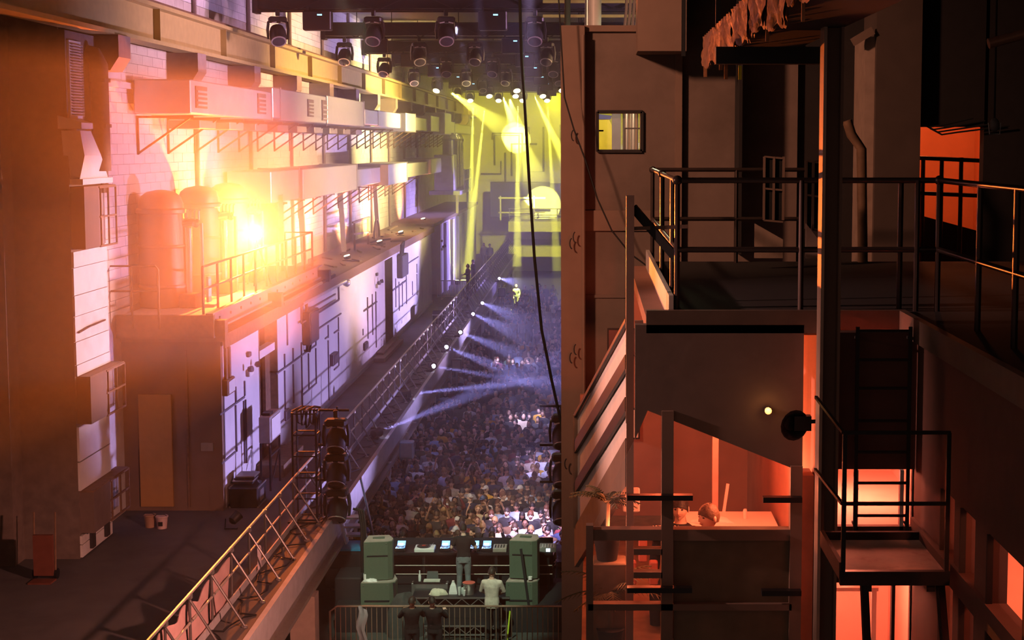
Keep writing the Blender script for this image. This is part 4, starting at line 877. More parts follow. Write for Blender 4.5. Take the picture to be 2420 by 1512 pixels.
# ------------------------------------------------------------------ the stage
M_spk = mat('dark_green_speaker', (.085,.12,.085), .55, var=.1, scale=20)
M_spkt = mat('tan_speaker_top', (.34,.30,.25), .7)
st = struct(MB().box(-6.2, 2.5, 35.9, 38.3, 0, .9).build('floor_stage', M_blackm))
MB().box(-6.2, 2.5, 32.5, 35.9, 0, .25).build('apron', mat('apron_board', (.05,.055,.05), .7), st)
def speaker(label, c, w, d, h, rz, tilt=0, top=True):
    t = thing('loudspeaker', label, 'loudspeaker', (0,0,0), 'stage loudspeakers')
    plan = [(-w/2,-d/2),(w*.30,-d/2),(w*.46,-d*.38),(w/2,-d*.1),(w*.36,d/2),(-w*.36,d/2)]
    MB().prism([(x,y,0) for x, y in plan], (0,0,h)).build('cabinet', M_spk, t)
    MB().prism([(x*.97,y*.97,h) for x, y in plan], (0,0,.02)).build('top_panel', M_spkt if top else M_spk, t)
    MB().box(-w*.4, w*.3, -d/2-.012, -d/2, h*.62, h*.65).build('groove', M_blackm, t)
    MB().box(-w*.2, w*.2, -d*.1, d*.1, h+.02, h+.045).build('handle', M_spk, t)
    for x in (-w*.42, w*.25): MB().cyl((x,-d/2-.01,h*.95), (x,-d/2,h*.95), .012, n=6).build('bolt', M_tube, t)
    t.location = c; t.rotation_euler = (tilt, 0, rz); return t
speaker('green black bass speaker at the base of the left hand stack', (-5.17, 36.35, .25), .86, .8, 1.2, .03, 0)
speaker('wedge shaped loudspeaker topping the left hand stack', (-5.2, 36.4, 1.49), .72, .6, .93, .12, .0)
speaker('green black bass speaker at the base of the right hand stack', (-1.68, 36.35, .25), .80, .8, 1.22, -.03, 0)
speaker('wedge shaped loudspeaker leaning on the right hand stack', (-1.62, 36.4, 1.53), .70, .6, .92, -.14, 0.02)
tag(MB().bar((-4.72,35.93,.27), (-4.78,35.93,1.46), .06, .03).build('stack_strap', M_blackm), 'black upright bar in front of the left hand speaker stack', 'strap')
tag(MB().bar((-1.45,35.93,.27), (-1.72,35.93,2.3), .06, .03).build('stack_strap', M_blackm), 'slanting black bar in front of the right hand speaker stack', 'strap')
tag(MB().cbox(-6.3, -5.65, 36.4, 37.4, .25, 1.45, .03).build('black_subwoofer', M_blackm), 'large plain black box beside the left hand speaker stack', 'subwoofer')
t = thing('side_counter', 'black counter with a blue cloth top beside the stage', 'counter', (-6.0, 38, .9))
MB().box(-6.7, -5.5, 37.4, 38.2, 0.9, 1.85).build('body', M_blackm, t); MB().box(-6.72, -5.48, 37.38, 38.22, 1.85, 1.9).build('blue_top', mat('blue_cloth', (.02,.22,.42), .6), t)
for k in range(2): MB().box(-6.65, -5.55, 37.37, 37.4, 1.1+.35*k, 1.4+.35*k).build('panel', M_black, t)
# booth table
t = thing('booth_table', 'long black booth table facing the crowd', 'table', (-3.4, 37.6, .9))
MB().box(-5.45, -1.0, 37.1, 37.95, 1.82, 1.88).build('top', M_black, t)
MB().box(-5.45, -1.0, 37.9, 37.95, .9, 2.05).build('front_board', M_blackm, t)
for x in (-5.3, -4.2, -2.4, -1.1): MB().bar((x,37.2,.9), (x,37.2,1.82), .06).build('leg', M_black, t)
for z in (1.55, 1.33): MB().tube([(-5.4,37.15,z),(-1.0,37.15,z)], .013, 6).build('rail', M_steel, t)
MB().box(-5.45, -1.0, 37.7, 37.75, .9, 1.8).build('back_cloth', M_blackm, t)
M_scr = mat('blue_screen', (.1,.3,.9), .3, emit=(.18,.42,1.0), estr=2.6); M_scrw = mat('pale_screen', (.6,.8,1), .3, emit=(.7,.85,1.0), estr=2.2)
for k, (u, lab) in enumerate(((948,'beside the left hand loudspeaker'),(1053,'just left of the booth player'),(1122,'just right of the booth player'),(1151,'at the right hand end of the four decks'))):
    p = atY(u, 1322, 37.4); x = p.x
    t = thing('media_deck', 'black media deck with glowing blue screen '+lab, 'media deck', (x,37.4,1.88), 'media decks on the booth table')
    MB().cbox(x-.13, x+.13, 37.18, 37.6, 1.88, 1.97, .015).build('body', M_black, t)
    MB().lathe([(.1,0),(.1,.015),(.085,.022),(.01,.022)], (x,37.3,1.97), 18).build('jog_wheel', M_tube, t, True)
    MB().lathe([(.103,.003),(.112,.003),(.112,.012),(.103,.012)], (x,37.3,1.97), 18).build('jog_ring', M_scr, t)
    MB().prism([(x-.1,37.45,1.975),(x+.1,37.45,1.975),(x+.1,37.58,2.05),(x-.1,37.58,2.05)], (0,.01,.012)).build('screen', M_scr, t)
    MB().prism([(x-.08,37.448,1.99),(x+.05,37.448,1.99),(x+.05,37.5,2.02),(x-.08,37.5,2.02)], (0,-.004,.006)).build('screen_wave', M_scrw, t)
    for q in range(3): MB().cyl((x-.1+.05*q,37.21,1.97), (x-.1+.05*q,37.21,1.985), .014, n=8).build('button', M_scrw, t)
    light('POINT', 'deck_glow', (x,37.35,2.15), (.2,.4,1.0), 1.0, None, .05)
p = atY(1005, 1330, 37.35)
t = thing('turntable', 'silver turntable with a record between the decks', 'turntable', (p.x,37.35,1.88))
MB().cbox(p.x-.25, p.x+.25, 37.12, 37.55, 1.88, 1.98, .015).build('plinth', M_white, t); MB().lathe([(.17,0),(.17,.02),(.01,.025)], (p.x-.03,37.34,1.98), 20).build('platter', M_black, t, True)
MB().tube([(p.x+.2,37.5,2.03),(p.x+.17,37.35,2.03),(p.x+.1,37.25,2.0)], .008, 5).build('tone_arm', M_tube, t); MB().lathe([(.01,.026),(.05,.026),(.05,.03),(.01,.03)], (p.x-.03,37.34,1.98), 12).build('record_label', mat('red_label', (.5,.05,.03), .5), t)
p = atY(1180, 1325, 37.5); t = thing('mixer', 'black mixer with rows of knobs at the right end of the booth', 'mixer', (p.x,37.4,1.88))
MB().cbox(p.x-.14, p.x+.2, 37.15, 37.6, 1.88, 1.98, .01).build('body', mat('tan_mixer', (.30,.27,.23), .6), t)
for q in range(4):
    for w in range(3): MB().cyl((p.x-.08+.07*q,37.25+.1*w,1.98), (p.x-.08+.07*q,37.25+.1*w,2.0), .015, n=8).build('knob', M_black, t)
p = atY(1296, 1322, 37.4); t = thing('mixer', 'pale effects mixer beyond the right hand loudspeaker', 'mixer', (p.x,37.4,1.88))
MB().cbox(p.x-.22, p.x+.2, 37.15, 37.6, 1.88, 2.0, .01).build('body', mat('grey_mixer', (.28,.28,.26), .5), t)
for q in range(5):
    for w in range(3): MB().cyl((p.x-.14+.07*q,37.22+.1*w,2.0), (p.x-.14+.07*q,37.22+.1*w,2.025), .016, n=8).build('knob', M_white, t)
MB().box(p.x-.05,p.x+.05,37.14,37.15,1.9,1.98).build('display', M_scrw, t)
# decks with silver truss edges towards the camera
def litedeck(label, x0, x1, y0, y1, z):
    t = thing('stage_deck', label, 'stage deck', ((x0+x1)/2, y0, .25), 'stage decks')
    MB().box(x0, x1, y0, y1, z-.05, z).build('board', M_black, t)
    for zz in (z-.03, z-.24): MB().bar((x0,y0-.02,zz), (x1,y0-.02,zz), .035).build('edge_bar', M_tube, t)
    n = int((x1-x0)/.2)
    for k in range(n): MB().bar((x0+.2*k,y0-.02,z-.22 if k % 2 else z-.05), (x0+.2*k+.2,y0-.02,z-.05 if k % 2 else z-.22), .018).build('edge_lacing', M_tube, t)
    for x in (x0+.05, x1-.05):
        for y in (y0+.05, y1-.05): MB().bar((x,y,.25), (x,y,z-.05), .05).build('leg', M_tube, t)
litedeck('low stage deck carrying the bucket and towels', -4.35, -2.0, 35.95, 36.6, 1.12)
litedeck('lower stage step with zigzag silver edge behind the barrier', -4.0, -2.0, 35.35, 35.9, .62)
zD = 1.12
t = thing('ice_bucket', 'silver bucket with a red rim on the stage deck', 'bucket', (-3.0,36.2,zD))
MB().lathe([(.13,0),(.15,.24),(.16,.25),(.16,.27),(.14,.27),(.14,.2),(.02,.2)], (-3.0,36.2,zD), 18).build('body', M_chrome, t, True)
MB().lathe([(.10,.22),(.145,.262),(.155,.28),(.01,.29)], (-3.0,36.2,zD), 16).build('red_filling', mat('red_lid', (.62,.13,.09), .5), t, True)
t = thing('water_jug', 'white plastic jug beside the bucket', 'jug', (-3.38,36.2,zD))
MB().loft([[V((-3.38+x*w,36.2+y*w*.7,zD+z)) for x, y in ((-1,-1),(1,-1),(1,1),(-1,1))] for z, w in ((0,.1),(.05,.1),(.2,.07),(.27,.035),(.29,.035))]).build('body', M_white, t); MB().cyl((-3.38,36.2,zD+.29), (-3.38,36.2,zD+.32), .03, n=10).build('cap', M_white, t)
for k, (x, y, h) in enumerate(((-3.22,36.08,.2),(-3.15,36.15,.16),(-3.1,36.02,.14))):
    tag(MB().lathe([(.03,0),(.036,.01),(.04,h),(.036,h),(.03,.02)], (x,y,zD), 12).build('drinking_glass', mat('clear_plastic', (.7,.75,.72), .1, spec=.7), smooth=True), 'clear drinking glass by the bucket, %s from the jug' % ORD[k], 'glass', 'glasses on the stage deck')
M_towel = mat('cream_towel', (.62,.58,.45), .95, var=.2, scale=30, bump=.4)
def heap(name, label, cat, c, r, h, m, seed, n=22):
    rr = random.Random(seed); ph = [rr.uniform(0,6.28) for _ in range(6)]
    def fn(a, b):
        t = a*2*pi; q = 1-b; k = 1+.16*sin(3*t+ph[0])+.10*sin(5*t+ph[1]+4*b)+.05*sin(9*t+ph[2])
        w = max(0, 1-b*b)**.5
        return (c[0]+r[0]*k*w*cos(t), c[1]+r[1]*k*w*sin(t), c[2]+h*b*(1+.16*sin(4*t+ph[3])*w+.12*sin(7*t+ph[4])*w))
    return tag(MB().grid(fn, n, 9).build(name, m, smooth=True), label, cat)
heap('towel', 'crumpled cream towel on the stage deck', 'towel', (-3.75,36.15,zD), (.22,.14), .14, M_towel, 3)
heap('towel', 'small white cloth on the bass speaker', 'towel', (-5.35,36.05,1.47), (.16,.1), .07, M_white, 5)
heap('coat_heap', 'big heap of dark grey coats on the stage edge', 'coats', (-4.5,35.72,.25), (.48,.26), 1.05, mat('dark_coat', (.045,.05,.048), .9, var=.3, scale=12, bump=.3), 8, 40)
t = thing('water_bottle', 'white water bottle on the left hand bass speaker', 'bottle', (-5.5,36.1,1.47))
MB().lathe([(.04,0),(.045,.02),(.045,.16),(.02,.22),(.02,.25)], (-5.5,36.1,1.47), 12).build('body', M_white, t, True); MB().cyl((-5.5,36.1,1.72), (-5.5,36.1,1.75), .022, n=10).build('cap', M_white, t)
t = thing('equipment_rack', 'open case with a laptop and papers behind the booth', 'case', (-4.1,36.5,.9))
MB().cbox(-4.45,-3.55,36.62,36.85,.9,1.25,.01).build('body', M_tube, t); MB().box(-4.4,-3.6,36.6,36.86,1.25,1.28).build('lid', M_black, t); MB().box(-4.15,-3.75,36.63,36.82,1.28,1.31).build('paper_stack', mat('paper', (.6,.6,.52), .8), t)
MB().prism([(-4.1,36.84,1.28),(-3.8,36.84,1.28),(-3.82,36.88,1.48),(-4.08,36.88,1.48)], (0,.02,0)).build('screen_back', mat('dark_grey_plastic', (.08,.09,.09), .5), t)
t = thing('water_bottle', 'clear bottle standing on the open equipment case', 'bottle', (-4.2,36.7,1.28)); MB().lathe([(.03,0),(.035,.02),(.035,.14),(.015,.2),(.015,.24)], (-4.25,36.7,1.28), 10).build('body', M_white, t, True); MB().cyl((-4.25,36.7,1.52), (-4.25,36.7,1.55), .017, n=8).build('cap', M_white, t)
tag(MB().cyl((-1.5,36.0,1.53), (-1.5,36.0,1.6), .05, n=12).build('paper_cup', M_white), 'small white cup on the right hand bass speaker', 'cup')
tag(MB().bar((-2.02,35.2,.3), (-1.95,35.2,1.0), .035, .02).build('glow_strip', mat('yellow_green_strip', (.55,.75,.05), .4)), 'yellow green upright strip behind the barrier', 'strip')
barrier('long steel barrier with thin bars behind the stage', (-6.1, 34.6, .25), (-.55, 34.6, .25), 1.05, mat('copper_rail_lit_edge', (.42,.30,.22), .4, .6), 46)
tag(MB().grid(lambda a, c: (-5.45+.2*a+.04*sin(9*c), 34.52+.04*sin(7*a), .35+c*.98-.1*a*a), 6, 8).build('hung_cloth', mat('grey_rag', (.36,.36,.38), .9), smooth=True), 'pale rag hung over the stage barrier', 'cloth')
# ------------------------------------------------------------------ people in place
PTXT = ['', 'hands together', 'one arm raised', 'a hand at the chest', 'both arms up', 'elbows bent', 'looking aside', 'looking aside', 'hands up at the face', 'looking down']
HTXT = {'short':'short %s hair', 'long':'long %s hair', 'curly':'curly %s hair', 'buzz':'cropped hair', 'cap':'a %s cap', 'bun':'%s hair in a bun', 'beanie':'a %s beanie', 'hood':'a %s hood'}
rr = random.Random(21)
crowd_far = []
nind, row, Y = 0, 0, 39.35
while Y < 112:
    far = Y > 58; dens = .47 if Y < 50 else .50 if Y < 60 else .64 if Y < 75 else .95
    xr = max(-6.9, -6.9 if Y < 42 else -6.9)
    xmax = -70/F*Y+1.9; xvis = -70/F*Y+.15
    x = xr+rr.uniform(0,.3)+(0 if row else 0); idx = 0
    if Y < 39.8: x = -6.0
    while x < xmax:
        ki = rr.choice((0,1,1,2,3,3,5,5,6,6,7,7,8,9,0,0,4)); hk = rr.choice(('short','short','short','long','long','curly','buzz','cap','cap','bun','short','beanie','short','hood'))
        cn, cc = rr.choice(CLOTH); hn, hc = rr.choice(HCOL); top = rr.choice(('short','short','long'))
        y = Y+rr.uniform(-.18,.18); skip = rr.random() < (.06 if Y < 60 else .22)
        yaw = rr.uniform(-.45,.45); sc = rr.uniform(.95,1.07); skn = rr.choice(SKINS)
        if hk in ('cap','beanie','hood'): hc = rr.choice(((.02,.02,.025),(.03,.03,.04),(.45,.45,.45),(.06,.10,.22))); hn = 'pale' if hc[0] > .3 else 'blue' if hc[2] > .2 else 'dark'
        if not skip:
            if nind < 300 and x < xvis:
                ht = HTXT[hk] % hn if '%' in HTXT[hk] else HTXT[hk]
                lab = '%s %s, %s, %s row, %s from balcony' % (cn, 't-shirt' if top == 'short' else 'jacket', ht, ORD[row], ORD[idx])
                person(KITS[ki], (x, y, 0), yaw, 'person in '+lab, 'crowd on the dance floor', skn, top, cc, hk, hc, sc=sc); nind += 1
            else: crowd_far.append((ki, x, y, yaw, sc, skn, top, cc, hk, hc))
            idx += 1
        x += dens*rr.uniform(.82,1.2)
    Y += (.56 if Y < 50 else .66 if Y < 62 else .85 if Y < 80 else 1.2); row += 1
# the rest of the crowd, too far and small to tell apart
cm, fm, mats_ = MB(), [], []
def midx(key, m, col):
    nm = 'crowd_'+m.name+'_%d_%d_%d' % tuple(int(c*255) for c in col)
    if nm not in MATS: MATS[nm] = mat(nm, col, m.node_tree.nodes['Principled BSDF'].inputs['Roughness'].default_value, var=.15, scale=20)
    if MATS[nm] not in mats_: mats_.append(MATS[nm])
    return mats_.index(MATS[nm])
LH = {k: MB().ell((0,.012,.02), (.088,.108,.118), 8, 6) for k in ('short','curly','bun','buzz','cap','beanie','hood')}; LH['long'] = MB().ell((0,.03,-.05), (.095,.10,.2), 8, 6)
LHD = MB().ell((0,-.012,-.01), (.076,.098,.116), 8, 6)
for ki, x, y, yaw, sc, skn, top, cc, hk, hc in crowd_far:
    M_ = Matrix.Translation((x,y,0)) @ Matrix.Rotation(yaw, 4, 'Z') @ Matrix.Scale(sc, 4)
    L = LOW[ki]
    for src, mm, col in ((L[0],M_skin,skn), (L[1] if top == 'short' else L[2],M_clo,cc), (L[3],M_clo,(.02,.022,.03)), (xf(LH[hk], KITS[ki].hd),M_hair,hc), (xf(LHD, KITS[ki].hd),M_skin,skn)):
        i = midx(0, mm, col); n = len(cm.f); cm.add([M_ @ p for p in src.v], src.f); fm += [i]*len(src.f)
if cm.f:
    me = bpy.data.meshes.new('crowd'); me.from_pydata(cm.v, [], cm.f); me.update()
    for m in mats_: me.materials.append(m)
    me.polygons.foreach_set('material_index', fm); me.polygons.foreach_set('use_smooth', [True]*len(fm))
    o = bpy.data.objects.new('crowd', me); COL.objects.link(o); stuff(o); o['label'] = 'the rest of the dancing crowd, mostly far down the hall'; o['category'] = 'crowd'
# ---- people with a look of their own
def special(key, loc, rz, label, skin, top, topcol, hair, haircol, legcol, sc=1.0):
    return person(SPEC[key], loc, rz, label, None, skin, top, topcol, hair, haircol, legcol, sc, shoes=True)
# the one playing records (seen from behind, so turned to face +y)
special('player', (-3.17,36.75,.9), pi+.05, 'person in black t-shirt and grey jeans playing at the booth, back turned', SKINS[1], 'short', (.010,.011,.012), 'short', (.018,.012,.009), (.16,.19,.20), 1.03)
special('helper', (-2.37,35.15,.25), pi-.1, 'person in cream long sleeved top standing behind the booth, head bowed', SKINS[0], 'long', (.56,.50,.42), 'short', (.03,.018,.012), (.012,.012,.014), 1.04)
special('leaner_a', (-4.15,34.15,0), pi+.2, 'person in dark clothes leaning on the barrier, left of the pair', SKINS[3], 'long', (.012,.011,.011), 'short', (.02,.012,.008), (.012,.012,.014), 1.0)
special('leaner_b', (-3.62,34.15,0), pi-.2, 'person in dark clothes leaning on the barrier, right of the pair', SKINS[0], 'long', (.010,.010,.011), 'short', (.01,.008,.006), (.012,.012,.014), 1.0)
# on the balcony
person(KITS[1], (-7.55,92.0,ZB), -1.2, 'person in dark hooded top leaning at the far balcony railing', 'people on the balcony', SKINS[0], 'long', (.015,.015,.018), 'hood', (.015,.015,.018), shoes=True)
person(KITS[3], (-7.5,95.5,ZB), -1.0, 'person in dark jacket behind the hooded one at the far railing', 'people on the balcony', SKINS[1], 'long', (.02,.018,.025), 'short', HCOL[0][1], shoes=True)
person(KITS[0], (-8.0,112,ZB), .2, 'person in pale coat walking far along the balcony, nearer the wall', 'people on the balcony', SKINS[1], 'long', (.5,.45,.38), 'long', HCOL[3][1], (.4,.36,.3), shoes=True)
person(KITS[6], (-7.5,111,ZB), .0, 'person in open jacket over white shirt walking far along the balcony', 'people on the balcony', SKINS[2], 'long', (.3,.3,.32), 'short', HCOL[0][1], shoes=True)
# the two men in the bar room (seated behind the glass)
def at_bar(u, v, Yb): q = atY(u, v, Yb); return (q.x, q.y, q.z-1.63)
special('bar_a', at_bar(1672,1222,14.0), -.75, 'person with short fair hair looking down behind the bar room glass', (.66,.42,.34), 'long', (.012,.010,.010), 'short', (.10,.05,.025), (.02,.02,.02))
special('bar_b', at_bar(1606,1202,14.5), -.3, 'person with dark hair beside the fair haired one in the bar room', (.55,.36,.28), 'long', (.012,.010,.012), 'short', (.015,.01,.008), (.02,.02,.02))
for k, (u, v, Yb, x0) in enumerate(((1672,1222,14.0,0),(1606,1202,14.5,0))):
    q = atY(u, v, Yb); c = V((q.x, q.y, 7.45)); zs2 = q.z-1.63+.80
    t = thing('bar_stool', 'dark stool under the %s person in the bar room' % ('fair haired','dark haired')[k], 'stool', c)
    MB().lathe([(.15,0),(.17,.02),(.17,.05),(.13,.06)], (c.x,c.y,zs2-.06), 16).build('seat', M_dark, t, True)
    for a in range(4): MB().tube([(c.x+.11*cos(a*pi/2+.7),c.y+.11*sin(a*pi/2+.7),zs2-.05), (c.x+.16*cos(a*pi/2+.7),c.y+.16*sin(a*pi/2+.7),7.45)], .012, 6).build('leg', M_dark, t)
# ------------------------------------------------------------------ brown building on the right
YW = 20.0
def hx(u, Y, v=700): return atY(u, v, Y).x
def hz_(v, Y, u=1600): return atY(u, v, Y).z
M_bpier = mat('brown_pier', (.20,.13,.10), .8, var=.12, scale=3, bump=.1)
x0 = hx(1330, YW); xw0, xw1, zw0, zw1 = hx(1412,YW,310), hx(1517,YW,310), hz_(357,YW), hz_(264,YW)
ZTOP = hz_(66, YW)
w = MB()
XE = 6.5
for a, b, c, d in ((x0,xw0,0,ZTOP),(xw1,hx(1880,YW),0,ZTOP+3),(xw0,xw1,0,zw0),(xw0,xw1,zw1,ZTOP)): w.box(a, b, YW, YW+.35, c, d)
wr = struct(w.build('wall_brown', M_brown))
MB().box(x0-.02, hx(1382,YW), YW-.14, YW, 0, ZTOP+.02).build('pier', M_bpier, wr)
MB().box(hx(1595,YW,300), hx(1600,YW,300)+.06, YW-.10, YW, 8, ZTOP+3).build('pilaster_edge', M_bpier, wr)
MB().box(x0, hx(1510,YW), YW-.06, YW+.4, ZTOP-.05, ZTOP+.03).build('coping', M_bpier, wr)
MB().box(hx(1382,YW), hx(1560,YW), YW-.03, YW, hz_(545,YW), hz_(497,YW)).build('band', M_bpier, wr)
for v in (700,): MB().box(hx(1380,YW), hx(1590,YW), YW-.015, YW, hz_(v,YW)-.02, hz_(v,YW)+.02).build('joint_strip', M_brown, wr)
MB().box(hx(1505,19.6,60), hx(1618,19.6,60), 19.2, 20.0, hz_(125,19.6), ZTOP+3).build('beam_box', M_bpier, wr)
MB().tube([(hx(1381,YW),YW-.17,4), (hx(1379,YW),YW-.17,ZTOP-.1)], .022, 7).build('conduit', M_bpier, wr)
# little window
wn = struct(MB().box(xw0-.02,xw0+.02,YW-.04,YW+.3,zw0,zw1).box(xw1-.02,xw1+.02,YW-.04,YW+.3,zw0,zw1).box(xw0,xw1,YW-.04,YW+.3,zw0-.02,zw0+.02).box(xw0,xw1,YW-.04,YW+.3,zw1-.02,zw1+.02).build('window_1', M_dark))
M_glass = mat('window_glass', (.8,.8,.8), .05, spec=.5, alpha=.08, var=0)
MB().box(xw0+.02,xw1-.02,YW+.1,YW+.11,zw0+.02,zw1-.02).build('pane', M_glass, wn)
MB().box(xw0+.02,xw0+.08,YW+.05,YW+.09,(zw0+zw1)/2,(zw0+zw1)/2+.02).build('latch', M_dark, wn)
MB().box(hx(1478,YW,310)-.01,hx(1478,YW,310)+.01,YW+.2,YW+.22,zw0,lerp(zw0,zw1,.6)).build('inner_post', M_dark, wn)
MB().box(hx(1478,YW,310),xw1,YW+.2,YW+.22,lerp(zw0,zw1,.56),lerp(zw0,zw1,.6)).build('inner_rail', M_dark, wn)
# machinery seen through the little window
t = thing('yellow_door', 'bright yellow arched panel seen through the little window', 'panel', (.35,26,9.9))
a, b = hx(1415,26,310), hx(1446,26,310); zz0, zz1 = hz_(362,26,1430), hz_(282,26,1430)
MB().prism([(a,26,zz0-.3),(b,26,zz0-.3),(b,26,zz1-.1),(b-.05,26,zz1),(a,26,zz1)], (0,.05,0)).build('panel', mat('yellow_paint', (.85,.75,.04), .5), t)
MB().prism([(a,25.98,zz1),(b-.02,25.98,zz1),(b,25.98,zz1+.06),(a,25.98,zz1+.09)], (0,.1,0)).build('blue_arch', mat('blue_paint', (.08,.08,.35), .5), t)
MB().box(b,b+.15,25.9,26.1,9,13.5).build('frame_post', mat('violet_grey', (.2,.17,.22), .6), t)
for k, u in enumerate((1482, 1498)):
    x = hx(u, 26, 310); tag(MB().tube([(x,26,9),(x,26,13.6)], .075, 12).build('steel_pipe', M_chrome, smooth=True), 'shiny %s vertical pipe seen through the little window' % ('thick' if k else 'pale'), 'pipe')
light('POINT', 'machine_room_lamp', (.2, 24.0, 13.0), (1.0,.95,.55), 140, None, .2)
# hooks on the pier
for k, (u, v) in enumerate(((1356,320),(1360,560),(1352,575),(1362,825),(1352,845),(1340,1095))):
    p = atY(u, v, YW-.2); tag(MB().tube([p+V((.04*cos(q),0,.12+.10*sin(q))) if 0 else p+V((.03*cos(q*.6),-.02,.07*sin(q*.6))) for q in range(3, 9)], .009, 6).build('wall_hook', M_dark, smooth=True), 'dark curved iron hook on the brown pier, %s from the top' % ORD[k], 'hook', 'hooks on the brown pier')
# ceiling services above the brown wall
for k, (u, Y, r, m) in enumerate(((1405,24,.1,M_white),(1388,26,.05,M_tube),(1340,25,.05,M_dark))):
    x = hx(u, Y, 20); tag(MB().tube([(x,Y,ZTOP-.6),(x+.03,Y,17.9)], r, 10).build('service_pipe', m, smooth=True), '%s pipe rising above the brown wall' % ('fat white','thin silver','thin dark')[k], 'pipe')
for k in range(5):
    x = hx(1480+k*9, 22, 20); tag(MB().tube([(x-.08,22,ZTOP-.4),(x,22,ZTOP+.4),(x+.1+.02*k,22,17.5)], .022, 6).build('service_cable', M_tube, smooth=True), 'pale cable in the bundle above the brown wall, %s across' % ORD[k], 'cable', 'cable bundle above the brown wall')
for k, v in enumerate((4, 38)):
    z = hz_(v, 28, 1400); tag(MB().bar((-.9,28,z), (1.6,28,z), .05).build('ceiling_bar', mat('pale_yellow_bar', (.6,.55,.3), .5)), 'thin pale bar near the ceiling, %s one' % ('upper','lower')[k], 'bar')
# ---------------- deck with pipe rails
ZD = hz_(737, 12.7); XD0 = .68
M_pipe2 = mat('dark_rail_pipe', (.07,.05,.045), .35, .6)
M_deck = mat('dark_deck', (.016,.014,.014), .85)
dk = thing('upper_deck', 'dark steel deck landing in front of the brown wall', 'deck', (2, 15, ZD))
MB().box(XD0, 6.5, 12.7, 18.2, ZD-.06, ZD).build('plate', M_deck, dk)
MB().box(2.62, 6.5, 6, 12.7, ZD-.06, ZD).build('plate', M_deck, dk)
MB().box(.45, 2.62, 12.62, 12.7, ZD-.17, ZD+.02).build('edge_beam', mat('brown_beam', (.12,.08,.06), .6), dk)
MB().box(2.56, 2.62, 6, 12.62, ZD-.17, ZD+.02).build('edge_beam', mat('brown_beam', (.12,.08,.06)), dk)
MB().box(XD0-.04, XD0, 12.7, 18.2, ZD-.15, ZD+.14).build('toe_plate', mat('pale_toe_plate', (.5,.44,.40), .5), dk)
rg = thing('deck_railing', 'dark pipe railing around the upper deck', 'railing', (2, 15, ZD))
def rail(pts, r=.024): MB().tube(pts, r, 8).build('rail', M_pipe2, rg, True)
zt, zm = ZD+1.10, ZD+.52
for z in (zt, zm):
    rail([(XD0+.03,12.75,z), (2.9,12.75,z), (2.9,6,z)]); rail([(XD0+.03,18,z), (2.9,18,z)]); rail([(XD0+.03,12.75,z), (XD0+.03,18,z)])
for x, y in ((XD0+.03,12.75),(XD0+.03,13.5),(XD0+.03,15.5),(XD0+.03,18),(1.7,18),(2.9,18),(1.75,12.75),(2.72,12.75),(2.9,12.75),(2.62,12.95),(2.9,11.4),(2.9,10.4),(2.9,9.2)):
    MB().tube([(x,y,ZD),(x,y,zt)], .024, 8).build('post', M_pipe2, rg, True)
for x, y in ((XD0+.03,12.75),(XD0+.03,18),(2.9,12.75),(XD0+.03,15.5)): MB().ell((x,y,zt), .042).build('ball_joint', M_pipe2, rg, True)
# stair down behind the newel post
np_ = thing('stair_balustrade', 'steep stair balustrade with pale sheets between dark rails', 'balustrade', (.1, 15, 8))
A0, A1 = V((.30,13.0,0)), V((-.19,17.0,0))
def bal(tt, z): p = A0.lerp(A1, tt); return V((p.x, p.y, z))
def strip(v00, v01, v10, v11, m, name, off=0, th=.03):
    q = [(0,v00),(0,v01),(1,v11),(1,v10)]; pts = []
    for tt, v in q:
        p = A0.lerp(A1, tt); u = U0+F*p.x/p.y; z = atY(u, v, p.y).z; pts.append(V((p.x+off, p.y, z)))
    MB().prism(pts, (th,0,0)).build(name, m, np_)
M_pale = mat('pale_sheet', (.78,.70,.66), .5, var=.08)
strip(760,1035,985,1245,M_pale,'sheet',.02,.012)
strip(752,762,978,988,M_black,'handrail',-.02); strip(838,872,1042,1072,M_black,'mid_rail',-.02); strip(938,972,1140,1168,M_black,'mid_rail',-.02); strip(1035,1150,1245,1340,M_brown,'stringer',-.015,.05)
p = A1; MB().box(p.x-.03, p.x+.03, p.y-.03, p.y+.03, atY(1360,1245,17).z, atY(1360,980,17).z).build('end_post', mat('copper_rail_lit_edge', (.42,.3,.22)), np_)  # end post in a paler tint that stands for its lit strip
pn = thing('newel_post', 'tall dark steel post at the head of the stair', 'post', (.32,12.95,7))
xa, xb = hx(1481,12.9,900), hx(1498,12.9,900)
MB().box(xa, xb, 12.9, 12.98, 6, hz_(462,12.9)).build('post', M_bpier, pn)
MB().box(xa-.006, xa, 12.9, 12.99, hz_(1000,12.9), hz_(462,12.9)).build('edge_strip', mat('copper_rail_lit_edge', (.42,.3,.22)), pn)  # paler strip coloured in for light along the post edge
pb, pc = atY(1496,490,13), atY(1600,612,12.9); MB().bar(pb, pc, .05, .07).build('diagonal_rail', M_black, pn)
MB().bar(atY(1497,540,12.95), atY(1625,535,12.95), .03, .03).build('side_bar', M_bpier, pn)
tag(MB().prism([atY(1500,757,12.97), atY(1520,757,12.97), atY(1520,880,12.97), atY(1500,942,12.97)], (0,.02,0)).build('pale_board', M_pale), 'narrow pale board beside the tall stair post', 'board')
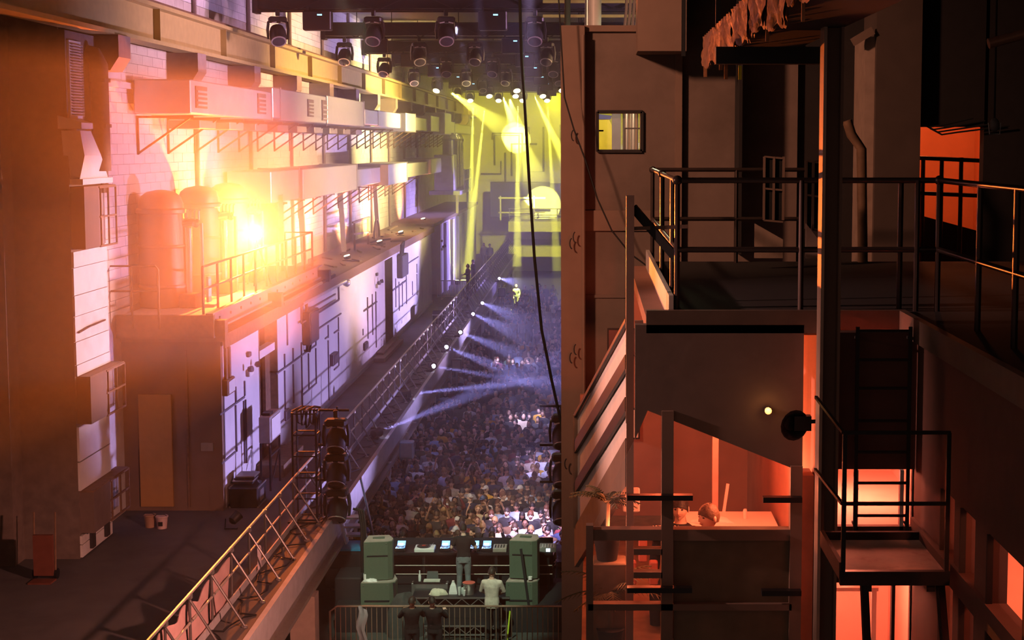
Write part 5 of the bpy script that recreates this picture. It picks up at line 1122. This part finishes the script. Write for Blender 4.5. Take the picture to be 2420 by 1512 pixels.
# ---------------- front of the bar room
YG = 12.62
xs = lambda u, v=1200: atY(u, v, YG).x
zs_ = lambda v, u=1700: atY(u, v, YG).z
wf = MB()
wf.prism([(xs(1530),YG,zs_(970)),(xs(1595),YG,zs_(996)),(xs(1875),YG,zs_(1108)),(xs(1895),YG,zs_(1108)),(xs(1895),YG,ZD-.1),(xs(1500),YG,ZD-.1),(xs(1500),YG,zs_(1040))], (0,.12,0))
wg = struct(wf.build('wall_bar_front', M_brown))
def gbar(u0, v0, u1, v1, nm, m=None, d=.1, y=YG-.03): MB().box(xs(u0,v0), xs(u1,v0), y, y+d, zs_(max(v0,v1)), zs_(min(v0,v1))).build(nm, m or M_bpier, wg)
gbar(1564,970,1592,1600,'mullion'); gbar(1868,1100,1896,1600,'mullion'); gbar(1388,1250,1870,1276,'transom',None,.12,YG-.02)
gbar(1390,1425,1870,1440,'transom'); gbar(1385,1240,1402,1600,'mullion')
gbar(1592,1276,1868,1425,'panel',mat('dull_panel',(.16,.11,.07),.5),.03,YG+.02); gbar(1592,1440,1868,1600,'panel',mat('dull_panel',(.16,.11,.07)),.03,YG+.02)
gbar(1896,1130,1928,1600,'jamb',mat('red_jamb',(.5,.2,.12),.5),.3,YG+.1)
for v in (1295, 1350): gbar(1497,v,1565,v+14,'glazing_bar')
p0, p1, p2, p3 = atY(1402,1246,YG), atY(1868,1246,YG), atY(1868,1105,YG), atY(1530,972,YG)
MB().prism([(xs(1402),YG+.05,zs_(1246)),(xs(1868),YG+.05,zs_(1246)),(xs(1868),YG+.05,zs_(1104)),(xs(1535),YG+.05,zs_(972)),(xs(1470),YG+.05,zs_(1100))], (0,.01,0)).build('pane', M_glass, wg)
MB().box(xs(1402),xs(1565),YG+.05,YG+.06,zs_(1600),zs_(1276)).build('pane', M_glass, wg)
# dark bars standing off the front
for k, (u0, u1, v) in enumerate(((1482,1637,1175),(1803,1895,1180),(1482,1635,1393),(1800,1893,1400))):
    a = atY(u0, v, 12.55); b = atY(u1, v, 12.55)
    tag(MB().box(a.x, b.x, 12.52, 12.6, a.z-.022, a.z+.022).build('bracket_bar', M_black), 'black flat bar across the bar room front, %s' % ('upper left one','upper right one','lower left one','lower right one')[k], 'bar', 'bars across the bar room front')
# room inside
ZF = 7.45
struct(MB().box(-.1, 1.95, YG+.15, 18.4, ZF-.1, ZF).build('floor_bar_room', M_wood))
M_bar = mat('bar_room_wall', (.34,.16,.11), .8, var=.2, scale=2)
struct(MB().box(.45, 1.95, 18.4, 18.5, ZF, 10.5).box(-.15, .45, 18.4, 18.5, ZF, 8.95).build('wall_bar_back', M_bar))
struct(MB().box(1.9, 1.95, YG+.15, 18.4, ZF, 10.5).build('wall_bar_side', M_bar))
struct(MB().box(.46, 1.95, YG+.12, 18.4, ZD-.2, ZD-.07).build('ceiling_bar_room', M_bar))
light('POINT', 'bar_lamp', (.75, 15.2, 9.35), RED, 110, None, .15)
light('POINT', 'bar_lamp', (1.5, 14.0, 8.9), (1.0,.22,.09), 90, None, .12)
light('POINT', 'bar_lamp', (.22, 13.3, 8.6), (1.0,.2,.08), 28, None, .1)
for k, (x, y, z) in enumerate(((1.02,16.2,9.35),(1.12,16.2,9.35),(1.22,16.2,9.35),(.8,16.2,9.5))):
    t = thing('pendant_lamp', 'small hanging bulb inside the bar room, %s from the stair' % ORD[(1,2,3,0)[k]], 'lamp', (x,y,z), 'bulbs in the bar room')
    MB().ell((x,y,z), (.03,.03,.05), 8, 6).build('bulb', mat('dim_bulb', (.9,.5,.3), .3, emit=(1,.35,.15), estr=.8), t, True); MB().tube([(x,y,z+.05),(x,y,ZD-.2)], .005, 4).build('flex', M_cable, t)
# table, window sill counter, pictures
t = thing('bar_table', 'small table in the bar room behind the two men', 'table', (1.45,15.2,ZF))
MB().box(.95, 1.85, 14.9, 15.5, ZF+.72, ZF+.76).build('top', M_pale, t)
for x in (1.0, 1.8):
    for y in (14.95, 15.45): MB().bar((x,y,ZF), (x,y,ZF+.72), .05).build('leg', M_wood, t)
tag(MB().box(1.25,1.31,15.6,15.66,ZF,10.3).build('bar_post', mat('pinkish_post', (.6,.4,.36), .6)), 'pinkish upright post in the middle of the bar room', 'post')
tag(MB().bar((1.36,15.5,ZF+.76), (1.4,15.5,ZF+1.05), .03).build('bottle_neck', M_pale), 'thin upright rod leaning by the bar room post', 'rod')
tag(MB().lathe([(.02,0),(.022,.08),(.015,.1)], (1.55,15.2,ZF+.76), 10).build('beer_glass', M_pale, smooth=True), 'small pale beaker on the bar room table', 'beaker')
heap('paper_heap', 'crumpled bright paper on the bar room table', 'paper', (1.2,15.05,ZF+.76), (.2,.1), .06, M_white, 12)
for k, (x, z, w_, h_, m, lab) in enumerate(((.42,8.6,.28,.34,M_pale,'bright framed picture low on the bar room back wall'),(.5,9.6,.6,.3,mat('dark_poster',(.12,.06,.06),.7),'wide dark poster high in the bar room'),(.95,9.2,.35,.45,mat('dark_poster',(.12,.06,.06)),'tall dark poster in the middle of the bar room wall'),(1.5,9.0,.3,.4,mat('brown_poster',(.25,.12,.08),.7),'brown poster near the bar room corner'))):
    t = thing('wall_picture', lab, 'picture', (x,18.38,z), 'pictures in the bar room'); MB().box(x-w_/2-.02,x+w_/2+.02,18.36,18.4,z-h_/2-.02,z+h_/2+.02).build('frame', M_dark, t); MB().box(x-w_/2,x+w_/2,18.35,18.37,z-h_/2,z+h_/2).build('print', m, t)
tag(MB().cbox(.29,.45,14.2,14.3,8.52,8.74,.01).build('menu_board', M_pale), 'small bright menu board just inside the bar room glass', 'board')
for k in range(3): MB_ = tag(MB().cbox(.33+.1*k,.41+.1*k,13.9,14.0,7.9+.22*(k % 2),8.12+.22*(k % 2),.01).build('shelf_box', mat('red_box', (.5,.15,.1), .6)), 'reddish box on the bar room shelf, %s from the stair' % ORD[k], 'box', 'boxes on the bar room shelf')
# palms
M_leaf = mat('palm_leaf', (.10,.08,.03), .6, var=.2)
def palm(label, c, n, L, seed):
    rr = random.Random(seed); t = thing('potted_palm', label, 'plant', c, 'palms in the bar room'); c = V(c)
    MB().lathe([(.09,0),(.12,.2),(.13,.22),(.11,.22)], c, 14).build('pot', M_dark, t, True); MB().tube([c+V((0,0,.2)), c+V((.01,0,.55))], .02, 6).build('stem', M_wood, t)
    for k in range(n):
        a = 2*pi*k/n+rr.uniform(-.3,.3); l = L*rr.uniform(.7,1.1); up = rr.uniform(.35,.95)
        def P_(s): return c+V((cos(a)*l*s*(.5+.3*s), sin(a)*l*s*(.5+.3*s)*.7, .5+l*(up*s-.55*s*s)))
        m = MB(); m.tube([P_(s/6) for s in range(7)], .006, 4)
        for s in range(2, 13):
            q = P_(s/12); tdir = (P_(min(1,s/12+.05))-q).normalized(); sd = tdir.cross(V((0,0,1))).normalized(); w_ = .16*l*(1-abs(s/12-.45))
            for d in (-1, 1):
                e = q+sd*d*w_+tdir*w_*.6-V((0,0,w_*.35)); m.add([q-tdir*.012, q+tdir*.012, e, q+V((0,0,.006))], [(0,1,2),(0,3,2),(1,3,2)])
        m.build('frond', M_leaf, t)
palm('leafy palm standing at the left end of the bar room window', (.13,13.35,8.3), 13, .42, 3)
palm('taller palm with drooping fronds below the window ledge', (.16,13.2,7.5), 14, .62, 5)
tag(MB().cbox(.0,.30,13.2,13.5,ZF,8.3,.01).build('plant_stand', M_wood), 'narrow plant stand holding the upper palm', 'stand')
for k in range(2):
    heap('tub_chair', 'rounded red armchair below the palms, %s one' % ('left','right')[k], 'armchair', (.06+.22*k,12.95+.1*k,ZF-.45), (.14,.12), .42, mat('red_chair', (.45,.14,.08), .7), 20+k)
# spot lamp and round horn on the wall above
p = atY(1815, 970, YG-.08); t = thing('wall_spot', 'small glowing amber wall lamp above the bar window', 'lamp', p)
MB().lathe([(.01,-.02),(.026,-.015),(.03,.02),(.02,.03)], p, 10, (0,-1,0)).build('bulb', mat('amber_bulb', (1,.6,.3), .3, emit=(1,.36,.10), estr=2.5), t, True); MB().box(p.x-.02,p.x+.02,p.y+.02,p.y+.09,p.z-.02,p.z+.02).build('bracket', M_dark, t)
light('POINT', 'wall_spot_glow', p+V((0,-.06,.02)), AMBER, .5, None, .02)
p = atY(1878, 1005, 12.3); t = thing('horn_speaker', 'dark round horn mounted beside the steel column', 'horn', p)
MB().lathe([(.03,.16),(.05,.1),(.10,.03),(.13,0),(.12,.0),(.06,.06)], p, 16, (-.4,1,.1)).build('bell', M_black, t, True); MB().box(p.x+.0,p.x+.14,p.y+.02,p.y+.12,p.z-.05,p.z+.07).build('driver', M_black, t); MB().tube([p+V((.1,.05,.02)), p+V((.3,-.1,.06))], .018, 6).build('arm', M_black, t)
# ---------------- steel column
t = thing('steel_column', 'full height steel column standing before the deck', 'column', (1.9,11.9,5))
xa, xb = hx(1938,11.9,756), hx(1985,11.9,756)
MB().box(xa, xb, 11.98, 12.01, 5, 16).build('web', M_bpier, t)
MB().box(xa-.002, xa+.022, 11.86, 12.06, 5, 16).build('flange', mat('lit_side_tint', (.42,.30,.24), .5, .2), t); MB().box(xb-.02, xb, 11.88, 12.06, 5, 16).build('flange', M_bpier, t)  # left flange coloured paler than the right, for the light it catches
MB().box(xa-.06, xb+.05, 11.8, 12.1, 13.9, 13.97).build('cleat', M_bpier, t)
# ---------------- shaft at the lower right: wall with ladder, lit windows, service cradle
YS, XS = 12.0, 2.6
sx = lambda u, v=1200: atY(u, v, YS).x
sz = lambda v, u=2080: atY(u, v, YS).z
wsx = MB()
za, zb2 = sz(1115), sz(1257); zc1, zc2 = sz(1385), sz(1700)
wsx.box(xb, XS, YS+.1, YS+.25, za, ZD-.1); wsx.box(sx(2178), XS, YS+.1, YS+.25, 5.5, za); wsx.box(xb, sx(2178), YS+.1, YS+.25, zc1, zb2)
M_shaft = mat('shaft_wall', (.11,.05,.038), .8, var=.12)
wsf = struct(wsx.build('wall_shaft', M_shaft))
MB().box(xb, sx(2178), YS+.06, YS+.1, zb2-.02, zb2+.03).build('sill', M_shaft, wsf)
for u in (2022, 2130): MB().box(sx(u), sx(u+9), YS+.06, YS+.12, zb2, za).build('mullion', M_pale, wsf)
for u in (2115, 2168): MB().box(sx(u), sx(u+8), YS+.06, YS+.12, 5.5, zc1).build('mullion', M_shaft, wsf)
MB().box(xb, sx(2178), YS+.15, YS+.16, zb2, za).build('pane', M_glass, wsf); MB().box(xb, sx(2178), YS+.15, YS+.16, 5.5, zc1).build('pane', M_glass, wsf)
# red lit rooms behind the shaft wall
M_red = mat('red_room_wall', (.72,.42,.34), .7, var=.1, scale=3)
struct(MB().box(1.95, XS+.3, 14.6, 14.7, 5.5, ZD-.1).build('wall_red_room', M_red))
struct(MB().box(1.95, XS+.3, YS+.25, 14.6, zb2-.2, zb2-.06).build('floor_red_room', M_red)); struct(MB().box(1.95, XS+.3, YS+.25, 14.6, 5.5, 5.6).build('floor_red_lower', M_red))
light('POINT', 'red_room_lamp', (2.25, 13.4, zb2+.55), (1.0,.20,.11), 160, None, .15); light('POINT', 'red_room_lamp', (2.25, 13.4, zc1-.25), (1.0,.22,.12), 150, None, .15)
t = thing('red_room_table', 'pale table in the lower red lit room', 'table', (2.2,13.0,5.6))
MB().box(2.0,2.42,12.6,13.1,sz(1440)-.03,sz(1440)).build('top', M_pale, t)
for x in (2.03, 2.39): MB().bar((x,12.65,5.6), (x,12.65,sz(1440)-.03), .04).build('leg', M_pale, t)
for k, u in enumerate((2050, 2098)): tag(MB().box(sx(u), sx(u+30), 14.5, 14.6, sz(1430), sz(1390)).build('wall_picture', M_white), 'small bright print in the lower red room, %s one' % ('left','right')[k], 'picture', 'prints in the lower red room')
# side wall with windows towards the camera
wz = MB(); T0, T1, T2 = 12-.978*XS, 12-1.155*XS, 12-1.22*XS
ys = [12.1]+[XS*F/(u-U0) for u in (2243,2271,2292,2322,2358,2440)]+[7.0]
wz.box(XS, XS+.12, 7, 12.1, T0, ZD-.1); wz.box(XS-.03, XS+.12, 7, 12.1, T2, T1)
for a, b in ((0,1),(2,3),(4,5)): wz.box(XS, XS+.12, ys[b], ys[a], 5.5, T0)
wz.box(XS, XS+.12, 7, ys[6], 5.5, T0)
wss = struct(wz.build('wall_shaft_side', M_shaft))
for a, b in ((1,2),(3,4),(5,6)):
    MB().box(XS+.06, XS+.065, ys[b], ys[a], T1, T0).build('pane', M_glass, wss); MB().box(XS+.06, XS+.065, ys[b], ys[a], 5.5, T2).build('pane', M_glass, wss)
    MB().box(XS-.02, XS+.02, ys[a]-.012, ys[a]+.012, 5.5, T0).build('window_bar', M_dark, wss)
struct(MB().box(XS+1.6, XS+1.7, 6.5, 14.6, 5.5, ZD-.1).build('wall_red_side', M_red))
struct(MB().box(XS+.12, XS+1.6, 6.5, 12.0, T2-1.3, T2-1.2).build('floor_red_side', M_red))
light('POINT', 'red_side_lamp', (XS+.9, 9.6, T0+.3), (1.0,.22,.10), 60, None, .15); light('POINT', 'red_side_lamp', (XS+.9, 11.0, T1-.6), (1.0,.22,.10), 60, None, .15)
for k in range(2):
    c = V((XS+.75,10.4-k*1.1,T2-1.2)); t = thing('red_armchair', 'rounded armchair behind the side windows, %s one' % ('farther','nearer')[k], 'armchair', c, 'armchairs behind the side windows')
    MB().cbox(c.x-.3,c.x+.3,c.y-.3,c.y+.3,c.z+.1,c.z+.45,.06).build('seat', mat('red_chair', (.45,.14,.08)), t); MB().cbox(c.x+.2,c.x+.38,c.y-.35,c.y+.35,c.z+.1,c.z+.95,.07).build('backrest', mat('red_chair', (.45,.14,.08)), t)
    for x in (-.25,.25):
        for y in (-.25,.25): MB().bar(c+V((x,y,0)), c+V((x,y,.1)), .04).build('leg', M_dark, t)
# ladder
t = thing('wall_ladder', 'dark steel ladder fixed up the shaft wall', 'ladder', (2.28,YS,8))
lx0, lx1 = atY(2024,1000,YS).x, atY(2148,1000,YS).x
for x in (lx0, lx1): MB().bar((x,YS,sz(1262)), (x,YS,sz(772)), .028, .02).build('stile', M_dark, t)
for v in (782,850,917,994,1068,1141,1218): MB().tube([(lx0,YS,sz(v)),(lx1,YS,sz(v))], .013, 6).build('rung', M_dark, t)
for v in (800, 1240):
    for x in (lx0, lx1): MB().bar((x,YS,sz(v)), (x,YS+.1,sz(v)), .02).build('stand_off', M_dark, t)
# service cradle
t = thing('service_cradle', 'small hanging steel cradle with guard rails in front of the ladder', 'cradle', (2.0,9.6,8.6))
YC0, YC1 = 10.5, 11.4
cx = lambda u, v, Y: atY(u, v, Y).x
zc = atY(2110, 1352, YC0).z
xl, xr = cx(1988,1352,YC0), cx(2240,1352,YC0)
MB().box(xl-.01, xr+.01, YC0-.02, YC0+.03, zc-.09, zc+.01).build('front_beam', M_black, t); MB().box(xl, xr, YC1-.02, YC1+.02, zc-.05, zc+.06).build('rear_beam', M_dark, t)
MB().box(xl, xr, YC0, YC1, zc-.03, zc).build('deck', mat('pale_deck', (.62,.42,.34), .7, var=.25, scale=6, dirt=(.3,.16,.12), dscale=3), t)
for x in (xl, xr): MB().box(x-.015, x+.015, YC0, YC1, zc-.05, zc+.07).build('toe_plate', M_shaft, t)
zr1 = atY(2110,1022,YC0).z; zr2 = atY(2110,1190,YC0).z
for x in (xl+.012, xr-.012): MB().bar((x,YC0,zc), (x,YC0,zr1), .03).build('post', M_black, t)
for z in (zr1, zr2): MB().bar((xl,YC0,z), (xr,YC0,z), .024).build('guard_rail', M_black, t)
MB().bar((xl,YC0,zr1), (xl-.06,YC1,zr1+.1), .022).build('guard_rail', M_black, t); MB().bar((xl,YC0,zr2), (xl-.06,YC1,zr2+.05), .022).build('guard_rail', M_black, t)
for u0, u1 in ((2035,2052), (2215,2245)): MB().bar((cx(u0+10,1380,YC0),YC0+.05,zc-.08), (cx(u1,1512,YC0),YC0-.25,zc-1.4), .05).build('prop', M_black, t)
for u in (2050, 2200): MB().box(cx(u,1385,YC0)-.03, cx(u,1385,YC0)+.03, YC0, YC0+.1, zc-.14, zc-.09).build('lug', M_black, t)
# ---------------- upper right: piers, lit opening, far rails, foil duct
YP = 19.2
q = struct(MB().box(hx(2062,YP), hx(2168,YP), YP, YP+1.2, ZD-2, 16).build('wall_pier_right', mat('dark_brown_pier', (.085,.058,.048), .85, var=.15, scale=3, bump=.15)))
MB().box(hx(2040,YP), hx(2062,YP), YP+.1, YP+.9, ZD-2, hz_(85,YP,2050)).build('lit_edge', mat('lit_side_tint', (.42,.3,.24)), q)  # edge colour carries the orange light on the pier's left face
MB().bar(atY(2015,100,YP), atY(2062,72,YP), .1, .1).build('brace', M_bpier, q)
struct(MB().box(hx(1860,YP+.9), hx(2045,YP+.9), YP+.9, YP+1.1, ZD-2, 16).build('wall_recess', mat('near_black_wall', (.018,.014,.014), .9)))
ow = struct(MB().box(3.9, 6.5, 26, 26.2, ZD-2, 16).build('wall_orange_room', mat('orange_room_wall', (.55,.28,.16), .8, var=.15, scale=1.2)))
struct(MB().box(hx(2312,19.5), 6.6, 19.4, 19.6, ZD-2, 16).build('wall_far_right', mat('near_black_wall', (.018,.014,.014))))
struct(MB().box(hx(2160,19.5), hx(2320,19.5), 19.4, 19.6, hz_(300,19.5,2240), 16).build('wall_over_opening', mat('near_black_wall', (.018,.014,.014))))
light('POINT', 'orange_room_lamp', (4.9, 23.6, 12.9), (1.0,.20,.06), 200, None, .2)
xo0, xo1 = hx(2168,YP), hx(2330,19.5)
struct(MB().box(xo0-.12, xo0-.02, YP+1.2, 26.2, ZD-2, 16).build('wall_orange_side', mat('orange_room_wall', (.5,.3,.2)))); struct(MB().box(6.5, 6.6, 19.6, 26.2, ZD-2, 16).build('wall_orange_end', mat('orange_room_wall', (.5,.3,.2))))
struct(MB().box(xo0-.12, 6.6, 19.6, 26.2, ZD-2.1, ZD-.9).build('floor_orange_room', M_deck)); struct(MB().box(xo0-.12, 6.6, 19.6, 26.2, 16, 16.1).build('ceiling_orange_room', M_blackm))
struct(MB().box(-.3, 1.9, YW+.4, 27, 8.9, 9.0).build('floor_machine_room', M_deck))
struct(MB().box(XS, XS+1.7, 12.12, 12.2, 5.5, ZD-.1).build('wall_red_divider', M_red)); struct(MB().box(1.93, 1.95, YS+.25, 14.7, 5.5, ZD-.1).build('wall_red_left', M_red)); struct(MB().box(XS+.3, XS+.34, YS+.25, 14.7, 5.5, ZD-.1).build('wall_red_right', M_red))
t = thing('far_railing', 'dark guard rail silhouetted against the orange lit opening', 'railing', (4.6,20.5,ZD))
for v in (372, 455): MB().tube([atY(2150,v,20.8), atY(2330,v+8,20.8)], .03, 7).build('rail', M_black, t)
for u in (2182, 2226, 2272): MB().tube([atY(u,372,20.8), (atY(u,372,20.8).x,20.8,ZD-.9)], .03, 7).build('post', M_black, t)
tag(MB().prism([atY(2180,510,21.2), atY(2320,548,21.2), V((atY(2320,548,21.2).x,21.2,ZD-.9)), V((atY(2180,510,21.2).x,21.2,ZD-.9))], (0,.05,0)).build('stair_flight', M_blackm), 'black sloping stair side below the orange opening', 'panel')
for k in range(4): a = atY(2168+10*k,285+6*k,19.3); tag(MB().tube([a, a+V((.15,0,-.08)), a+V((.35,0,-.05)), a+V((.7+.1*k,0,.03))], .012, 6).build('wall_cable', M_cable, smooth=True), 'dark cable looping across the orange opening, %s down' % ORD[k], 'cable', 'cables over the orange opening')
tag(MB().tube([atY(2336,103,14), atY(2430,78,14)], .05, 10).build('ceiling_pipe', mat('copper_pipe', (.42,.22,.14), .4, .3), smooth=True), 'copper coloured pipe end at the upper right', 'pipe')
p = atY(2350,295,15); t = thing('bulkhead_lamp', 'small unlit caged lamp on the dark right wall', 'lamp', p); MB().ell(p, (.05,.05,.07), 10, 8).build('globe', mat('grey_globe', (.2,.18,.17), .3), t, True); MB().tube([p+V((-.06,0,.02)), p+V((-.05,-.02,-.09)), p+V((.05,-.02,-.09)), p+V((.06,0,.02))], .006, 5).build('cage', M_tube, t); MB().tube([p+V((0,0,.06)), p+V((0,.05,4))], .01, 5).build('conduit', M_dark, t)
tag(MB().tube([atY(2002,285,18.1), atY(2012,318,18.1), atY(2036,352,18.1), V((atY(2042,420,18.1).x,18.1,ZD))], .06, 10).build('bent_duct', M_rust, smooth=True), 'bent rusty flexible duct beside the lit pier edge', 'duct')
# windows receding in the wall left of the column
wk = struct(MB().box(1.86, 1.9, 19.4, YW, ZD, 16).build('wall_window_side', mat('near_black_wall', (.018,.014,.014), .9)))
for k, (u0, u1) in enumerate(((1806,1850),(1905,1936))):
    Y0 = 17.2-1.4*k; xx = hx(u0, Y0)
    t = thing('steel_window', 'dark steel window frame above the deck, %s one' % ('left','right')[k], 'window frame', (xx,Y0,ZD+.3), 'steel windows above the deck')
    a, b = atY(u0,370+10*k,Y0), atY(u1,520+20*k,Y0)
    MB().box(a.x,b.x,Y0,Y0+.05,b.z,a.z).build('pane', M_blackm, t)
    for x in (a.x, (a.x+b.x)/2, b.x): MB().bar((x,Y0-.02,b.z), (x,Y0-.02,a.z), .025).build('stile', M_bpier, t)
    for z in (a.z, (a.z+b.z)/2, b.z): MB().bar((a.x,Y0-.02,z), (b.x,Y0-.02,z-.02), .02).build('crossbar', M_bpier, t)
    a, b = atY(u0-22*(1-k),528,Y0-.1), atY(u1,610,Y0-.1)
    MB().prism([(a.x,Y0-.1,b.z),(b.x,Y0-.1,b.z),(b.x,Y0-.1,a.z-.18),(a.x,Y0-.1,a.z)], (0,.04,0)).build('lower_board', mat('lit_side_tint', (.42,.3,.24)), t)  # board tinted paler to show light falling on it
t = thing('foil_duct', 'torn foil wrapped duct hanging at the top right', 'duct', (1.3,12,12.8))
XF = 1.2
M_foil = mat('copper_foil', (.40,.17,.08), .5, .25, var=.35, scale=9, bump=.8)
ysd = [8.2, 9.4, 10.6, 11.9, 13.4, 15.0, 16.6]
for k, (a, b) in enumerate(zip(ysd, ysd[1:])):
    rr = random.Random(k)
    zb_ = 12.87-.02*(k % 2)-(.05 if k == 1 else 0); zt_ = 13.15
    def fn(i, j, a=a, b=b, zb_=zb_, zt_=zt_, k=k): return (XF-.015*sin(37*i+k)*sin(11*j)-.03*(1-j)*sin(9*i+k), a+.03+(b-a-.06)*i, zb_-.06*abs(sin(13*i+k*2))*(1-j)+(zt_-zb_+.06*abs(sin(13*i+k*2))*(1-j))*j)
    m = MB().grid(fn, 18, 8); n = len(m.v); m.v += [p_+V((.02,0,0)) for p_ in m.v]; m.f += [tuple(i+n for i in reversed(f)) for f in m.f]
    m.build('foil_sheet', M_foil, t, True)
MB().box(XF+.03, XF+.75, 8, 16.6, 12.9, 13.15).build('duct_body', M_blackm, t)
for k, (u, v0, v1, Y) in enumerate(((1663,155,182,16.4),(1700,120,165,14.6),(1712,150,187,14.9),(1745,155,188,14.0),(1810,55,98,11.4),(1895,0,50,9.0))):
    MB().box(atY(u,v0,Y).x, atY(u+8,v0,Y).x, Y, Y+.02, atY(u,v1,Y).z, atY(u,v0,Y).z).build('torn_strip', M_foil if k != 3 else mat('yellow_paint', (.85,.75,.04)), t)
for k, (u, v1, Y) in enumerate(((1610,133,19.0),(1690,115,15.5),(1752,100,13.5))):
    a = atY(u, v1, Y); tag(MB().box(a.x, a.x+.05, Y-.05, Y, a.z, 16).build('hanger_rod', M_black), 'black hanger bar beside the foil duct, %s from the wall' % ORD[k], 'hanger', 'hangers of the foil duct')
tag(MB().box(hx(1690,13.0,130), hx(1938,13.0,130), 12.9, 13.05, hz_(152,13), hz_(112,13)).build('cross_beam', M_black), 'black beam crossing below the foil duct to the column', 'beam')
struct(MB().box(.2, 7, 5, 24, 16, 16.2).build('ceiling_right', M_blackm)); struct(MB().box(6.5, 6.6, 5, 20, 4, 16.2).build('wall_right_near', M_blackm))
# ------------------------------------------------------------------ haze in the hall
def haze(label, b, dens, aniso=.15):
    hz = MB().box(*b).build('haze', None)
    vm = bpy.data.materials.new('stage_haze'); vm.use_nodes = True; nt = vm.node_tree; nt.nodes.clear()
    vo = nt.nodes.new('ShaderNodeOutputMaterial'); vs = nt.nodes.new('ShaderNodeVolumeScatter')
    vs.inputs['Color'].default_value = (1, 1, 1, 1); vs.inputs['Density'].default_value = dens; vs.inputs['Anisotropy'].default_value = aniso
    nt.links.new(vs.outputs[0], vo.inputs['Volume']); hz.data.materials.append(vm)
    hz['kind'] = 'stuff'; hz['label'] = label; hz['category'] = 'haze'
haze('thin stage haze filling the long hall', (-11.4, 11.9, 20.6, 143.6, .05, 18.1), .0025, .3)
haze('denser haze added to imitate lens glare around the orange floodlight', (-14.4, -7.0, 21, 58, 7.0, 13.6), .030, .45)  # added haze box standing in for the lamp's lens glare
haze('low stage smoke hanging over the crowd', (-6.75, 8, 41, 83.9, .1, 4.8), .005, .2)
haze('smoke catching the yellow beams at the far end of the hall', (-9, 6, 84, 132, 3.2, 15.9), .010, .2)
